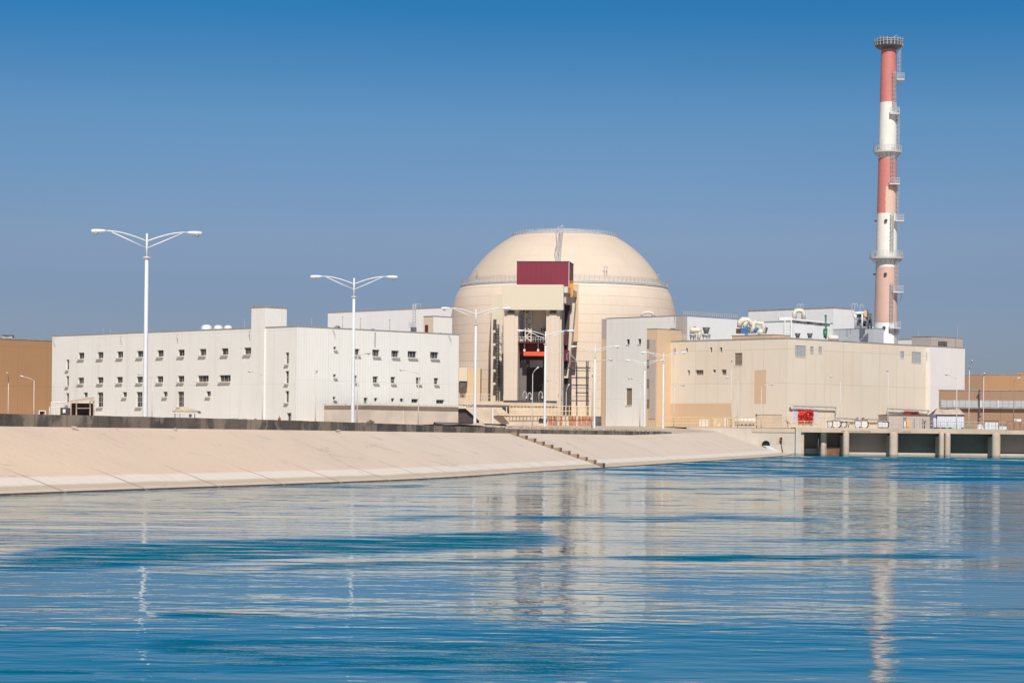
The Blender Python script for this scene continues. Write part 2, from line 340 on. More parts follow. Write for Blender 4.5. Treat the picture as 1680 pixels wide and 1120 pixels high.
def water_mat():
    m, t, b = newmat('water'); v, x, y, z = coords(t)
    warp = math_(t, 'SUBTRACT', noise(t, comb(t, math_(t, 'MULTIPLY', x, .05), math_(t, 'MULTIPLY', y, .05), 0), 1, 5, .6), .5)
    frag = noise(t, comb(t, math_(t, 'MULTIPLY', x, .30), math_(t, 'MULTIPLY', y, 1.1), 0), 1, 6, .7)
    warp = math_(t, 'ADD', warp, math_(t, 'MULTIPLY', math_(t, 'SUBTRACT', noise(t, comb(t, math_(t, 'MULTIPLY', x, .35), math_(t, 'MULTIPLY', y, .35), 5), 1, 4, .6), .5), .45))
    mask = None
    bands = [((-60, 920), (930, 880), 15, 1.2, 1.0), ((430, 932), (1000, 915), 4, .45, .8), ((980, 915), (1620, 911), 3.5, .5, .85),
             ((600, 850), (1380, 851), 4, 1.5, .6), ((430, 798), (710, 797), 2.2, 1, .8), ((200, 1058), (1050, 1065), 24, 2.5, .35),
             ((-60, 1101), (170, 1100), 3, .4, .3), ((1290, 751), (1700, 757), 3.2, 2, 1.0), ((250, 1005), (480, 1010), 3.5, .5, .5),
             ((1220, 888), (1500, 885), 2, 1, .5), ((1000, 800), (1300, 803), 2, 2, .5), ((1500, 1000), (1740, 1000), 3, .5, .3)]
    for (x0, y0), (x1, y1), th, wr, amt in bands:
        a = onz(x0, y0, WZ); c = onz(x1, y1, WZ)
        mm = (c.y - a.y) / (c.x - a.x); mid = (a + c) / 2
        w = abs(onz((x0 + x1) / 2, (y0 + y1) / 2 - th, WZ).y - onz((x0 + x1) / 2, (y0 + y1) / 2 + th, WZ).y) / 2
        yc = math_(t, 'ADD', math_(t, 'MULTIPLY', x, mm), a.y - mm * a.x)
        dy = math_(t, 'ABSOLUTE', math_(t, 'ADD', math_(t, 'SUBTRACT', y, yc), math_(t, 'MULTIPLY', warp, wr * 8)))
        prof = math_(t, 'SUBTRACT', 1., ramp(t, dy, w * .35, w * 1.5))
        hx = abs(c.x - a.x) / 2
        ex = math_(t, 'SUBTRACT', 1., ramp(t, math_(t, 'ABSOLUTE', math_(t, 'SUBTRACT', x, mid.x)), hx * .65, hx * 1.02))
        fr = ramp(t, frag, .37, .60) if amt > .8 else ramp(t, frag, .42, .64)
        k = math_(t, 'MULTIPLY', math_(t, 'MULTIPLY', math_(t, 'MULTIPLY', prof, ex), amt), fr)
        mask = k if mask is None else math_(t, 'MAXIMUM', mask, k)
    fl = noise(t, comb(t, math_(t, 'MULTIPLY', x, .22), math_(t, 'MULTIPLY', y, .42), 11), 1, 5, .68)
    fl2 = noise(t, comb(t, math_(t, 'MULTIPLY', x, .07), math_(t, 'MULTIPLY', y, .11), 12), 1, 5, .7)
    near_ = math_(t, 'MULTIPLY', math_(t, 'MULTIPLY', ramp(t, fl, .55, .70), .38), ramp(t, y, 70, 120))
    far_ = math_(t, 'MULTIPLY', math_(t, 'MULTIPLY', ramp(t, fl2, .42, .62), .55), math_(t, 'MULTIPLY', ramp(t, y, 130, 230), ramp(t, x, -10, 30)))
    mask = math_(t, 'MAXIMUM', mask, math_(t, 'MAXIMUM', near_, far_))
    # three sizes of wave, all longer across the channel than along the view
    def wave(sx, sy, det, ro=.5, zz=0.): return noise(t, comb(t, math_(t, 'MULTIPLY', x, sx), math_(t, 'MULTIPLY', y, sy), zz), 1, det, ro)
    h = math_(t, 'MULTIPLY', wave(1.2, 2.1, 2), .016)
    h = math_(t, 'ADD', h, math_(t, 'MULTIPLY', wave(.42, .75, 2, .5, 4.), .042))
    h = math_(t, 'ADD', h, math_(t, 'MULTIPLY', wave(.10, .19, 2, .5, 9.), .075))
    calm = math_(t, 'ADD', .55, math_(t, 'MULTIPLY', ramp(t, noise(t, comb(t, math_(t, 'MULTIPLY', x, .02), math_(t, 'MULTIPLY', y, .06), 2), 1, 3), .35, .65), .75))
    h = math_(t, 'MULTIPLY', h, calm)
    chop = math_(t, 'MULTIPLY', math_(t, 'MULTIPLY', wave(1.1, 3.0, 4, .6, 6.), .045), mask)
    h = math_(t, 'ADD', h, chop)
    bn = t.nodes.new('ShaderNodeBump'); bn.inputs['Distance'].default_value = 1.0; bn.inputs['Strength'].default_value = 1.0
    t.links.new(h, bn.inputs['Height'])
    # in the wind-ruffled streaks the steep wave faces look down the channel
    vm = t.nodes.new('ShaderNodeVectorMath'); vm.operation = 'ADD'; t.links.new(bn.outputs[0], vm.inputs[0])
    t.links.new(comb(t, 0, math_(t, 'SUBTRACT', math_(t, 'MULTIPLY', mask, -.50), math_(t, 'ADD', .001, math_(t, 'MULTIPLY', math_(t, 'SUBTRACT', 1., ramp(t, y, 26, 60)), .020))), 0), vm.inputs[1])
    vn = t.nodes.new('ShaderNodeVectorMath'); vn.operation = 'NORMALIZE'; t.links.new(vm.outputs[0], vn.inputs[0]); t.links.new(vn.outputs[0], b.inputs['Normal'])
    nrm = vn.outputs[0]
    df = t.nodes.new('ShaderNodeBsdfDiffuse'); df.inputs['Color'].default_value = (.0, .145, .22, 1)
    gl = t.nodes.new('ShaderNodeBsdfGlossy'); gl.inputs['Color'].default_value = (.86, .91, .93, 1); t.links.new(nrm, gl.inputs['Normal'])
    t.links.new(math_(t, 'ADD', .03, math_(t, 'MULTIPLY', mask, .06)), gl.inputs['Roughness'])
    fr_ = t.nodes.new('ShaderNodeFresnel'); fr_.inputs['IOR'].default_value = 1.31; t.links.new(nrm, fr_.inputs['Normal'])
    ms = t.nodes.new('ShaderNodeMixShader'); t.links.new(fr_.outputs[0], ms.inputs[0]); t.links.new(df.outputs[0], ms.inputs[1]); t.links.new(gl.outputs[0], ms.inputs[2])
    t.links.new(ms.outputs[0], t.nodes['Material Output'].inputs['Surface'])
    return m
M['water'] = water_mat()
M['foam'] = plain('foam', (.8, .85, .88), .9, var=.1)

# ------------------------------------------------------------------ shore geometry
toe_px = [(0, 812), (140, 806.5), (420, 797), (700, 787), (927, 771), (1000, 767), (1140, 757.5), (1230, 752), (1275, 749), (1302, 746.5)]
toe = [onz(x, y, WZ) for x, y in toe_px]
d0 = (toe[1] - toe[0]).normalized()
toe = [toe[0] - d0 * 90, toe[0] - d0 * 40] + toe
def resample(pts, step):
    out = []; 
    for a, b in zip(pts, pts[1:]):
        n = max(1, int((b - a).length / step))
        for i in range(n): out.append(a.lerp(b, i / n))
    out.append(pts[-1]); return out
toe = resample(toe, 4.)
for _ in range(14): toe = [toe[0]] + [(toe[i - 1] + toe[i] * 2 + toe[i + 1]) / 4 for i in range(1, len(toe) - 1)] + [toe[-1]]
INT_A, INT_B = Vector((P(1155, 700, 421).x, 421, 0)), Vector((P(1640, 700, 420).x, 420, 0))
idir = (INT_B - INT_A).normalized()
prof = [(0, .2), (.25, -.60), (.5, -1.42), (.7, -2.10), (.82, -2.45), (.91, -2.74), (.97, -2.93), (1.0, -3.03), (1.08, -3.5)]
RUN = 9.6
rows = []; arc = 0
for i, p in enumerate(toe):
    t_ = (toe[min(i + 1, len(toe) - 1)] - toe[max(i - 1, 0)]); t_.z = 0; t_.normalize()
    nrm = Vector((-t_.y, t_.x, 0))
    if i: arc += (p - toe[i - 1]).length
    top = Vector((p.x, p.y, 0)) + nrm * RUN
    k = (i / (len(toe) - 1))
    # near the intake the crest swings parallel to the wall
    w = max(0, (p.y - 345) / (430 - 345)); w = min(1, w)
    top = top.lerp(INT_A + Vector((0, -.5, 0)) + (INT_A - INT_B).normalized() * .5, w * w)
    crest_z = .2 + max(0, min(1, (p.y - 300) / 110)) * .95
    rows.append((top, Vector((p.x, p.y, 0)), arc, crest_z))
bm = MB(); uvs = []
np_ = len(prof)
for top, bot, a, cz in rows:
    for j, (f, z) in enumerate(prof):
        q = top.lerp(bot, f); zz = z + (cz - .2) * max(0, 1 - f)
        bm.v.append((q.x, q.y, zz)); uvs.append((a / 8., f))
for i in range(len(rows) - 1):
    for j in range(np_ - 1):
        bm.f.append((i * np_ + j, i * np_ + j + 1, (i + 1) * np_ + j + 1, (i + 1) * np_ + j))
bank = bm.build('embankment', M['bank'], smooth=True, kind='structure')
uvl = bank.data.uv_layers.new(name='UVMap')
for lp in bank.data.loops: uvl.data[lp.index].uv = uvs[lp.vertex_index]
# flat land behind the crest, one sheet to the horizon
lm = MB(); crest = [(r[0], r[3]) for r in rows]
cols = [0, .4, 3, 8, 30, 120, 600, 3000]
for c, z in crest:
    for w in cols:
        gz = ground(c.y) - .02
        k = min(1, w / 8); lm.v.append((c.x - w, c.y, z + (gz - z) * k))
nc = len(cols)
for i in range(len(crest) - 1):
    for j in range(nc - 1): lm.f.append((i * nc + j, (i + 1) * nc + j, (i + 1) * nc + j + 1, i * nc + j + 1))
M['land'] = plain('sandy_ground', (.56, .45, .34), .95, var=.18, scale=.15, bump=.1)
# far sheet from the intake line back
fl = MB(); ly = crest[-1][0].y
xs = [-3000, -600, -200, INT_A.x]
e2 = INT_A + idir * 320
fl.quad((-3000, ly, 1.78), (crest[-1][0].x, ly, crest[-1][1]), (crest[-1][0].x, 540, 2.4), (-3000, 540, 2.4))
fl.quad((INT_A.x - .5, INT_A.y + .5, 1.70), (INT_A.x + 14, INT_A.y + .5, 1.80), (INT_A.x + 14, 540, 2.4), (INT_A.x - .5, 540, 2.4))
fl.quad((INT_A.x + 14, INT_A.y + .5, 1.80), (e2.x, e2.y + 2, 1.80), (e2.x + 20, 540, 2.4), (INT_A.x + 14, 540, 2.4))
fl.quad((-6000, 540, 2.4), (6000, 540, 2.4), (6000, 9000, 2.4), (-6000, 9000, 2.4))
b0 = len(lm.v); lm.v += fl.v; lm.f += [tuple(i + b0 for i in f) for f in fl.f]
lm.build('ground', M['land'], smooth=False, kind='structure')
MB().quad((-900, -400, WZ), (1500, -400, WZ), (1500, 470, WZ), (-900, 470, WZ)).build('water', M['water'], kind='structure')

# ------------------------------------------------------------------ low parapet walls along the crest
def crest_at(Y):
    for (a, _), (b, _) in zip(crest, crest[1:]):
        if a.y <= Y <= b.y: return a.lerp(b, (Y - a.y) / max(1e-6, b.y - a.y))
    return crest[-1][0]
def px_on_crest(x):          # crest point seen at image column x
    best = None
    for i in range(len(crest) - 1):
        a, b = crest[i][0], crest[i + 1][0]
        for k in range(8):
            q = a.lerp(b, k / 8); e = abs(q.x / q.y - ray(x, 706).x)
            if best is None or e < best[0]: best = (e, q)
    return best[1]
def wall_run(pts, th, z0, zt, name, label):
    m = MB()
    nrm = []
    for i in range(len(pts)):
        t_ = (pts[min(i + 1, len(pts) - 1)] - pts[max(i - 1, 0)]); t_.z = 0; t_.normalize(); nrm.append(Vector((-t_.y, t_.x, 0)))
    for p, n_, z in zip(pts, nrm, zt):
        a = p; b_ = p + n_ * th
        m.v += [(a.x, a.y, z0), (a.x, a.y, z), (b_.x, b_.y, z), (b_.x, b_.y, z0)]
    for i in range(len(pts) - 1):
        for j in range(3): m.f.append((i * 4 + j, (i + 1) * 4 + j, (i + 1) * 4 + j + 1, i * 4 + j + 1))
    m.f += [(0, 1, 2, 3), tuple(len(m.v) - 4 + k for k in (3, 2, 1, 0))]
    o = m.build(name, M['parapet']); o['label'] = label; o['category'] = 'wall'; return o
yb = px_on_crest(828).y; ye = px_on_crest(1100).y
Yw = crest[1][0].y; pl = []
while Yw < yb: pl.append(crest_at(Yw)); Yw += 2.2
pl.append(crest_at(yb))
wall_run(pl, .45, .0, [.88 - .14 * max(0, (p.y - 150) / (yb - 150)) + random.uniform(-.012, .012) for p in pl], 'parapet_wall', 'long weathered dark grey parapet wall along the left bank crest, stepping down by the black pipe')
pr = []; Yw = yb + .1
while Yw < ye: pr.append(crest_at(Yw)); Yw += 2.2
pr.append(crest_at(ye))
e = crest_at(ye); pr += [Vector((e.x + .6, e.y + 6, 0)), Vector((e.x + .3, e.y + 10, 0)), Vector((e.x - .8, e.y + 13, 0))]
wall_run(pr, .4, .0, [.64 + .10 * max(0, (p.y - yb) / (ye - yb)) + random.uniform(-.01, .01) for p in pr], 'parapet_wall', 'low dark kerb wall round the sand bed, curving back beside the farthest lamps')

# stairs cut into the bank
st_t, st_b = onz(882, 716, .05), onz(994, 767.5, WZ)
st_b.z = WZ
def bank_z(f):
    for (a, za), (b, zb) in zip(prof, prof[1:]):
        if a <= f <= b: return za + (zb - za) * (f - a) / (b - a)
cp = min(rows, key=lambda r: (r[1] - Vector((st_b.x, st_b.y, 0))).length)
stair = thing('bank_stairs', 'eleven concrete steps running down the sloping bank to the water', 'stairs', (cp[0].x, cp[0].y, 0))
dv = (cp[1] - cp[0]); run = dv.length; dv.normalize(); ang = math.atan2(dv.y, dv.x)
for k in range(11):
    f = .06 + k * .088; q = dv * (f * run); z = bank_z(f)
    m = MB().cbox((q.x, q.y, z - .32), .62, 1.25, .62, ang)
    m.build('step', M['step'], stair)

# ------------------------------------------------------------------ building frame helper
TH = math.atan2(.70, .714)
class Bld:
    """a building on a rotated grid; the origin is its nearest corner. face 'A' = plane local x=0, 'B' = plane local y=0"""
    def __init__(s, name, label, cat, x, yroof, d, th=TH, group=None):
        c = P(x, yroof, d); s.o = Vector((c.x, c.y, 0)); s.z = c.z; s.th = th
        s.root = thing(name, label, cat, s.o, th, group)
        s.R = Matrix.Rotation(-th, 3, 'Z')
    def hit(s, x, y, face, off=0.):
        r = s.R @ ray(x, y); o = s.R @ s.o
        k = ((o.x + off) / r.x) if face == 'A' else ((o.y + off) / r.y)
        return r * k - o
    def sz(s, x, y, face, off=0.):
        q = s.hit(x, y, face, off); return (q.y if face == 'A' else q.x), q.z
    def pt(s, face, a, t, z): return (t, a, z) if face == 'A' else (a, t, z)
    def wall(s, m, face, s0, s1, z0, z1, holes=(), depth=.5, t0=0.):
        ss = sorted({s0, s1, *[h[0] for h in holes], *[h[1] for h in holes]}); zs = sorted({z0, z1, *[h[2] for h in holes], *[h[3] for h in holes]})
        for a, b in zip(ss, ss[1:]):
            run_ = None
            for c, d in zip(zs, zs[1:]):
                inh = any(h[0] - 1e-6 <= a and b <= h[1] + 1e-6 and h[2] - 1e-6 <= c and d <= h[3] + 1e-6 for h in holes)
                if not inh: m.quad(*[s.pt(face, p, t0, q) for p, q in ((a, c), (b, c), (b, d), (a, d))])
        for a, b, c, d in [h[:4] for h in holes]:
            loop = [(a, c), (b, c), (b, d), (a, d)]
            for i in range(4):
                (p, q), (u, v) = loop[i], loop[(i + 1) % 4]
                m.quad(s.pt(face, p, t0, q), s.pt(face, u, t0, v), s.pt(face, u, t0 + depth, v), s.pt(face, p, t0 + depth, q))
    def fbox(s, m, face, a0, a1, t0, t1, z0, z1):
        if face == 'A': m.box(t0, t1, a0, a1, z0, z1)
        else: m.box(a0, a1, t0, t1, z0, z1)
        return m
    def window(s, face, h, depth=.45, sill=.42, bars=1, rows_=0, pane='glass', frame='frame_dull', name='window', t0=0.):
        a, b, c, d = h[:4]; m = MB(); w = .06; f0, f1 = t0 + depth - .14, t0 + depth - .06
        s.fbox(m, face, a, b, f0, f1, d - w, d); s.fbox(m, face, a, b, f0, f1, c, c + w)
        s.fbox(m, face, a, a + w, f0, f1, c + w, d - w); s.fbox(m, face, b - w, b, f0, f1, c + w, d - w)
        for i in range(bars):
            q = a + (b - a) * (i + 1) / (bars + 1); s.fbox(m, face, q - .03, q + .03, f0 + .01, f1 - .01, c + w, d - w)
        for i in range(rows_):
            q = c + (d - c) * (i + 1) / (rows_ + 1); s.fbox(m, face, a + w, b - w, f0 + .02, f1 - .02, q - .04, q + .04)
        o = m.build(name, M[frame], s.root)
        p = MB(); s.fbox(p, face, a - .02, b + .02, t0 + depth - .04, t0 + depth, c - .02, d + .02); p.build('pane' if pane == 'glass' else 'slats', M[pane], o)
        if sill:
            q = MB(); s.fbox(q, face, a - .06, b + .06, t0 - sill, t0 + .05, c - .16, c - .004); q.build('sill', M['sill'], o)
        return o
def block(name, label, cat, x, yr, d, xA, xB, mat, holesA=(), holesB=(), th=TH, zb=0., cop=.25, group=None, Alen=None, Blen=None, roof='roofing', depth=.45, matB=None):
    B = Bld(name, label, cat, x, yr, d, th, group)
    sA = Alen if Alen else B.sz(xA, yr, 'A')[0]
    sB = Blen if Blen else B.sz(xB, yr, 'B')[0]
    B.sA, B.sB = sA, sB; z1 = B.z
    hA = holesA(B) if callable(holesA) else list(holesA); hB = holesB(B) if callable(holesB) else list(holesB)
    m = MB(); B.wall(m, 'A', 0, sA, zb, z1, hA, depth)
    m2 = m if matB is None else MB(); B.wall(m2, 'B', 0, sB, zb, z1, hB, depth)
    m.quad((sB, 0, zb), (sB, sA, zb), (sB, sA, z1), (sB, 0, z1)); m.quad((0, sA, zb), (sB, sA, zb), (sB, sA, z1), (0, sA, z1))
    m.build('wall', mat, B.root)
    if matB is not None: m2.build('wall', matB, B.root)
    MB().box(.02, sB - .02, .02, sA - .02, z1 - .5, z1 - .3).build('roof', M[roof], B.root)
    if cop:
        c = MB()
        c.box(-.10, .35, -.10, sA + .1, z1, z1 + cop * .5); c.box(.35, sB + .1, -.10, .35, z1, z1 + cop * .5)
        c.box(sB - .3, sB + .1, .35, sA + .1, z1, z1 + cop * .5); c.box(.35, sB - .3, sA - .3, sA + .1, z1, z1 + cop * .5)
        c.build('coping', M['flash'], B.root)
    B.hA, B.hB = hA, hB
    return B
def rects(B, face, lst):
    out = []
    for (x0, x1, y0, y1) in lst:
        a, zt = B.sz(x0, y0, face); b, _ = B.sz(x1, y0, face); _, zb_ = B.sz(x0, y1, face)
        out.append((min(a, b), max(a, b), zb_, zt))
    return out
def row(B, face, xs, w, y0, y1, xref, flip=True):
    z1 = B.sz(xref, y0, face)[1]; z0 = B.sz(xref, y1, face)[1]; out = []
    for x in xs:
        a = B.sz(x, y0, face)[0]
        out.append((a - w, a, z0, z1) if face == 'A' else (a, a + w, z0, z1))
    return out

# ------------------------------------------------------------------ L: the long white block on the left
def LA(B):
    r1 = row(B, 'A', [128.6, 159.6, 191.8, 224.4, 257.8, 291.9, 327.2, 363.2, 400.3], 1.95, 570, 581, 400.3)
    r2 = row(B, 'A', [127.9, 159.6, 191.1, 223.9, 257.1, 291.4], 1.95, 616.2, 626.6, 291.4)
    r3 = row(B, 'A', [324.2, 359.8], 3.2, 615.2, 625.8, 359.8)
    r4 = row(B, 'A', [137.1, 201, 267.4, 338.1], 1.35, 642.2, 650.6, 267.4)
    r5 = row(B, 'A', [159.6, 223.5, 291.2], 1.9, 642, 667, 291.2)
    st = [rects(B, 'A', [(468.2, 474.2, 578, 597), (468, 474, 608.4, 628.5), (468, 474, 641, 660), (470.4, 477.8, 677, 699)])][0]
    lf = row(B, 'A', [108.6], 1.0, 589.7, 606.4, 108.6) + row(B, 'A', [108.2], 1.0, 616.5, 633.2, 108.2) + row(B, 'A', [108.2], 1.0, 644.6, 663, 108.2)
    B.cut = [r1, r2, r3, r4, r5, st, lf]
    return [h for g in B.cut for h in g]
def LB(B):
    c = rects(B, 'B', [(547.3, 552, 568.3, 573.2), (546.8, 551.5, 613.6, 618.8), (546, 550.8, 650.4, 655.2), (546, 550.8, 678, 683)])
    a = rects(B, 'B', [(578, 590, 571.7, 582), (611, 623, 573, 584), (642.3, 654.6, 574.6, 585.4), (669, 683.8, 575.5, 586.2), (706, 719.8, 576.9, 587.6)])
    b = rects(B, 'B', [(578.5, 585.8, 615.3, 626.5), (611.8, 620.4, 617, 627.5), (641, 648.8, 617.8, 628.5), (682.5, 690.4, 618.8, 629.5), (712, 719.2, 619.7, 630)])
    d = rects(B, 'B', [(597, 603.2, 652, 668.4), (614, 619.5, 652.3, 658.5), (641.8, 647.2, 653, 659), (656.3, 662.4, 653.2, 659), (675.2, 686.3, 654, 660.5), (715.7, 729.3, 655.3, 662)])
    B.cut2 = [c, a, b, d]
    return c + a + b + d
L = block('office_block', 'long white three storey block with small square windows and a stair tower', 'building', 487, 535.4, 400, 86, 753, M['white_a'], LA, LB, matB=M['white_b'])
for gi, g in enumerate(L.cut):
    for hi, h in enumerate(g):
        if gi == 5 and hi == 3:
            a, b, c, d = h; mm = MB(); L.fbox(mm, 'A', a, b, .42, .48, c, d)
            dr = mm.build('door', M['dark'], L.root); q = MB(); L.fbox(q, 'A', a + (b - a) * .55, a + (b - a) * .6, .38, .42, c, d); q.build('door_frame', M['frame'], dr); continue
        L.window('A', h, bars=1 if gi not in (2,) else 2, rows_=2 if gi == 4 else (1 if gi in (5, 6) else 0))
for gi, g in enumerate(L.cut2):
    for hi, h in enumerate(g): L.window('B', h, bars=0 if gi == 0 else (2 if gi == 1 else 1), rows_=1 if (gi == 2 or (gi == 3 and hi == 0)) else 0, sill=.42 if gi < 3 or hi == 0 else 0)
# tower
tz = L.sz(434, 503.2, 'A', -.25)[1]; ta0 = L.sz(434, 503, 'A', -.25)[0]; ta1 = L.sz(412.5, 504, 'A', -.25)[0]
tb = L.hit(470.5, 505, 'B', ta0)
m = MB(); m.box(-.25, tb.x, ta0, ta1, 0, tz); m.build('stair_tower', M['white_a'], L.root)
m = MB(); m.box(-.4, tb.x + .15, ta0 - .15, ta1 + .15, tz, tz + .18); m.build('coping', M['flash'], L.root)
# raised panel line of the stair wall
for xg in (417.5, 431):
    a = L.sz(xg, 600, 'A')[0]; L_ = MB(); L_.box(-.06, .0, a - .05, a + .05, .5, L.z - .3); L_.build('panel_joint', M['sill'], L.root)
# little flood lights below the roof edge
for x, y, f in ((200, 552, 'A'), (292.5, 549, 'A'), (411, 543, 'A'), (90, 555, 'A'), (545, 541.5, 'B'), (735.5, 551, 'B')):
    a, z = L.sz(x, y, f); m = MB(); q0 = L.pt(f, a, 0, z); q1 = L.pt(f, a + (.4 if f == 'B' else -.4), -.4, z - 1.0)
    m.tube([q0, L.pt(f, a, -.4, z + .05), q1], .05, 6); m.build('bracket', M['grey_metal'], L.root)
a, _ = L.sz(615, 550, 'B'); z1 = L.sz(615, 545, 'B')[1]; z0 = L.sz(614.6, 569, 'B')[1]
MB().tube([(a, -.08, z1), (a, -.08, z0)], .06, 6).build('cable', M['dark_steel'], L.root)
for x, y0 in ((610, 612), (651, 635), (661, 636), (687.5, 636), (517, 644)):
    a, z1 = L.sz(x, y0, 'B'); MB().box(a - .05, a + .05, -.05, 0, 1, z1).build('drain_pipe', M['sill'], L.root)

# ------------------------------------------------------------------ annex in front of L
AN = block('annex', 'low taupe rendered annex with projecting flat roof below the white block', 'building', 608.6, 664.6, 392, 0, 752, M['taupe'], Alen=12, cop=0)
m = MB(); m.box(-.5, AN.sB + .6, -.6, 12, AN.z, AN.z + .32); m.build('roof', M['sill'], AN.root)
m = MB(); a = AN.sz(661.5, 680, 'B')[0]; m.box(a - .05, a + .05, -.06, 0, 0, AN.z); m.build('drain_pipe', M['sill'], AN.root)

# ------------------------------------------------------------------ far brown buildings
BL = block('brown_hall', 'orange brown clad hall at the left edge behind two lamps', 'building', -120, 551, 470, 0, 92, M['brown'], Alen=30, cop=.5,
           holesB=lambda B: rects(B, 'B', [(65, 73.5, 674.5, 684)]))
BL.window('B', BL.hB[0], depth=.4, sill=0, bars=0)
a, b, c, d = BL.hB[0]; m = MB(); BL.fbox(m, 'B', a - .25, b + .25, -.06, 0, d, d + .22); BL.fbox(m, 'B', b, b + .25, -.06, 0, c, d); BL.fbox(m, 'B', a - .25, a, -.06, 0, c, d)
m.build('window_surround', M['white_paint'], BL.root)
# right: front rail hall
BR = block('brown_hall', 'dull brown hall at the right edge with a weathered grey louvre band', 'building', 1540.5, 640, 470, 0, 1800, M['brown2'], th=rad(-11.5), Alen=40, cop=.3, matB=M['brown2'])
a0 = BR.sz(1543, 660, 'B')[0]; zt = BR.sz(1543, 656, 'B')[1]; zb_ = BR.sz(1543, 667, 'B')[1]
m = MB(); m.box(a0, 40, -.35, 0, zb_, zt); m.build('louvre_band', M['shutter'], BR.root)
m = MB(); m.box(a0 - .3, 41, -.8, 0, zb_ - .28, zb_ - .003); m.build('ledge', M['flash'], BR.root)
for x in (1565.5, 1637.5, 1609):
    a = BR.sz(x, 660, 'B')[0]; m = MB(); m.box(a - .12, a + .12, -.5, -.36, zb_, zt); m.build('mullion', M['light_panel'], BR.root)
a = BR.sz(1607, 660, 'B')[0]; z1 = BR.sz(1607, 635, 'B')[1]; z0 = BR.sz(1607, 686, 'B')[1]
m = MB().tube([(a - .3, -.9, z1 - 1.2), (a, -.9, z1 - .5), (a, -.9, z0), (a + .3, -.9, z0 + .5)], .12, 8); m.build('drain_pipe', M['dark_steel'], BR.root)
for (x0, x1, y0) in ((1616, 1637.5, 691.5), (1639.5, 1652.5, 698.5)):
    a0, z1 = BR.sz(x0, y0, 'B'); a1, _ = BR.sz(x1, y0, 'B'); m = MB(); m.box(a0, a1, -.12, 0, 1.5, z1); dr = m.build('shutter_door', M['box_white'], BR.root)
    MB().box(a0 - .15, a1 + .15, -.2, 0, z1, z1 + .15).build('door_frame', M['dark_red'], dr)
ORB = block('brown_hall', 'orange brown hall seen above the louvred hall on the right', 'building', 1612, 614.6, 605, 0, 1800, M['brown'], th=rad(-13), Alen=40, cop=.3)
m = MB(); a = 13; m.box(8.5, 60, 3, 20, ORB.z, ORB.z + .7); m.build('roof_upstand', M['brown'], ORB.root)
OR2 = block('brown_hall', 'dull brown end wall between the tall white hall and orange hall', 'building', 1583, 614.8, 598, 0, 1612.5, M['brown2'], th=rad(-11.5), Alen=20, cop=.4)

# ------------------------------------------------------------------ white halls behind L
WH = block('turbine_hall', 'plain white hall rising behind the office block left of the dome', 'building', 745, 504, 668, 538, 0, M['white_d'], Blen=25, cop=.6)
ST = block('roof_stair_block', 'small beige block with a red door beside the dome', 'building', 711, 518.8, 530, 695, 742, M['cream'], cop=.3, matB=M['white_b'])
a, z1 = ST.sz(697.5, 533, 'A'); a1, _ = ST.sz(702.5, 533, 'A'); MB().box(-.06, 0, a1, a, z1 - 4, z1).build('door', M['dark_red'], ST.root)

# ------------------------------------------------------------------ M: white mid block
MA = block('white_block', 'white clad block with grey top corner standing right of the dome', 'building', 1120, 517.6, 555, 995, 1222, M['white_b'],
           lambda B: rects(B, 'A', [(1028, 1033, 556.5, 565), (1046.8, 1051.8, 555.8, 564.6), (1027, 1037, 636.5, 664.5)]), matB=M['white_d'])
for i, h in enumerate(MA.hA): MA.window('A', h, depth=.4, sill=.15, bars=0, pane='louvre' if i == 2 else 'glass')
a0 = MA.sz(1109.5, 540, 'A')[0]
m = MB(); m.box(-.12, 0, .0, a0, 5, MA.z - .1); m.box(-.12, MA.sz(1126.8, 540, 'B')[0], -.12, 0, 5, MA.z - .1); m.build('corner_panel', M['grey_strip'], MA.root)
# left end strip : grey above, peach below
zs = MA.sz(995, 556, 'A')[1]; e0 = MA.sA; e1 = MA.sz(985, 560, 'A')[0]
m = MB(); m.box(.4, 6, e0, e1, zs, MA.z - .05); m.build('end_panel', M['grey_strip'], MA.root)
m = MB(); m.box(.4, 6, e0, e1, 0, zs); m.build('end_panel', M['peach'], MA.root)
m = MB(); m.box(.3, .4, e0 + .02, e0 + .35, 0, MA.sz(994, 676, 'A')[1]); m.build('drain_pipe', M['dark_steel'], MA.root)
# railing and low box on its roof
m = MB()
for k in range(29):
    x = 1.0 + k * (MA.sB - 3) / 28; m.box(x - .04, x + .04, .6, .68, MA.z, MA.z + 1.1)
for z in (.55, 1.05): m.box(1, MA.sB - 2, .6, .66, MA.z + z, MA.z + z + .07)
m.build('roof_railing', M['galv'], MA.root)

# ------------------------------------------------------------------ N: beige block
def NA(B): return rects(B, 'A', [(1125, 1128.3, 571, 577.5), (1164.6, 1168.2, 569.6, 578), (1180.7, 1184.6, 569.6, 578), (1205.4, 1217.6, 579, 599.2), (1127.8, 1131.6, 607, 615.2), (1141, 1154, 606.8, 615.2), (1169.6, 1174, 606.2, 611), (1183.5, 1191.6, 606, 615)])
def NB(B): return rects(B, 'B', [(1304.4, 1321.7, 566.2, 584.2), (1329.2, 1334.6, 568, 578.6), (1343, 1348.2, 568.2, 578.6), (1477.2, 1483, 575.8, 586.4), (1495.8, 1510.8, 576.6, 594.2), (1519.4, 1523.2, 578, 588.6)])
NBk = block('turbine_building', 'big beige clad building with few small windows, behind the intake deck', 'building', 1292, 555, 500, 1077, 1527, M['beige'], NA, NB, cop=.35)
for i, h in enumerate(NBk.hA): NBk.window('A', h, depth=.5 if i != 3 else .25, sill=0 if i != 3 else .1, bars=0 if i not in (5,) else 2, pane='louvre' if i in (3, 5, 7) else 'glass')
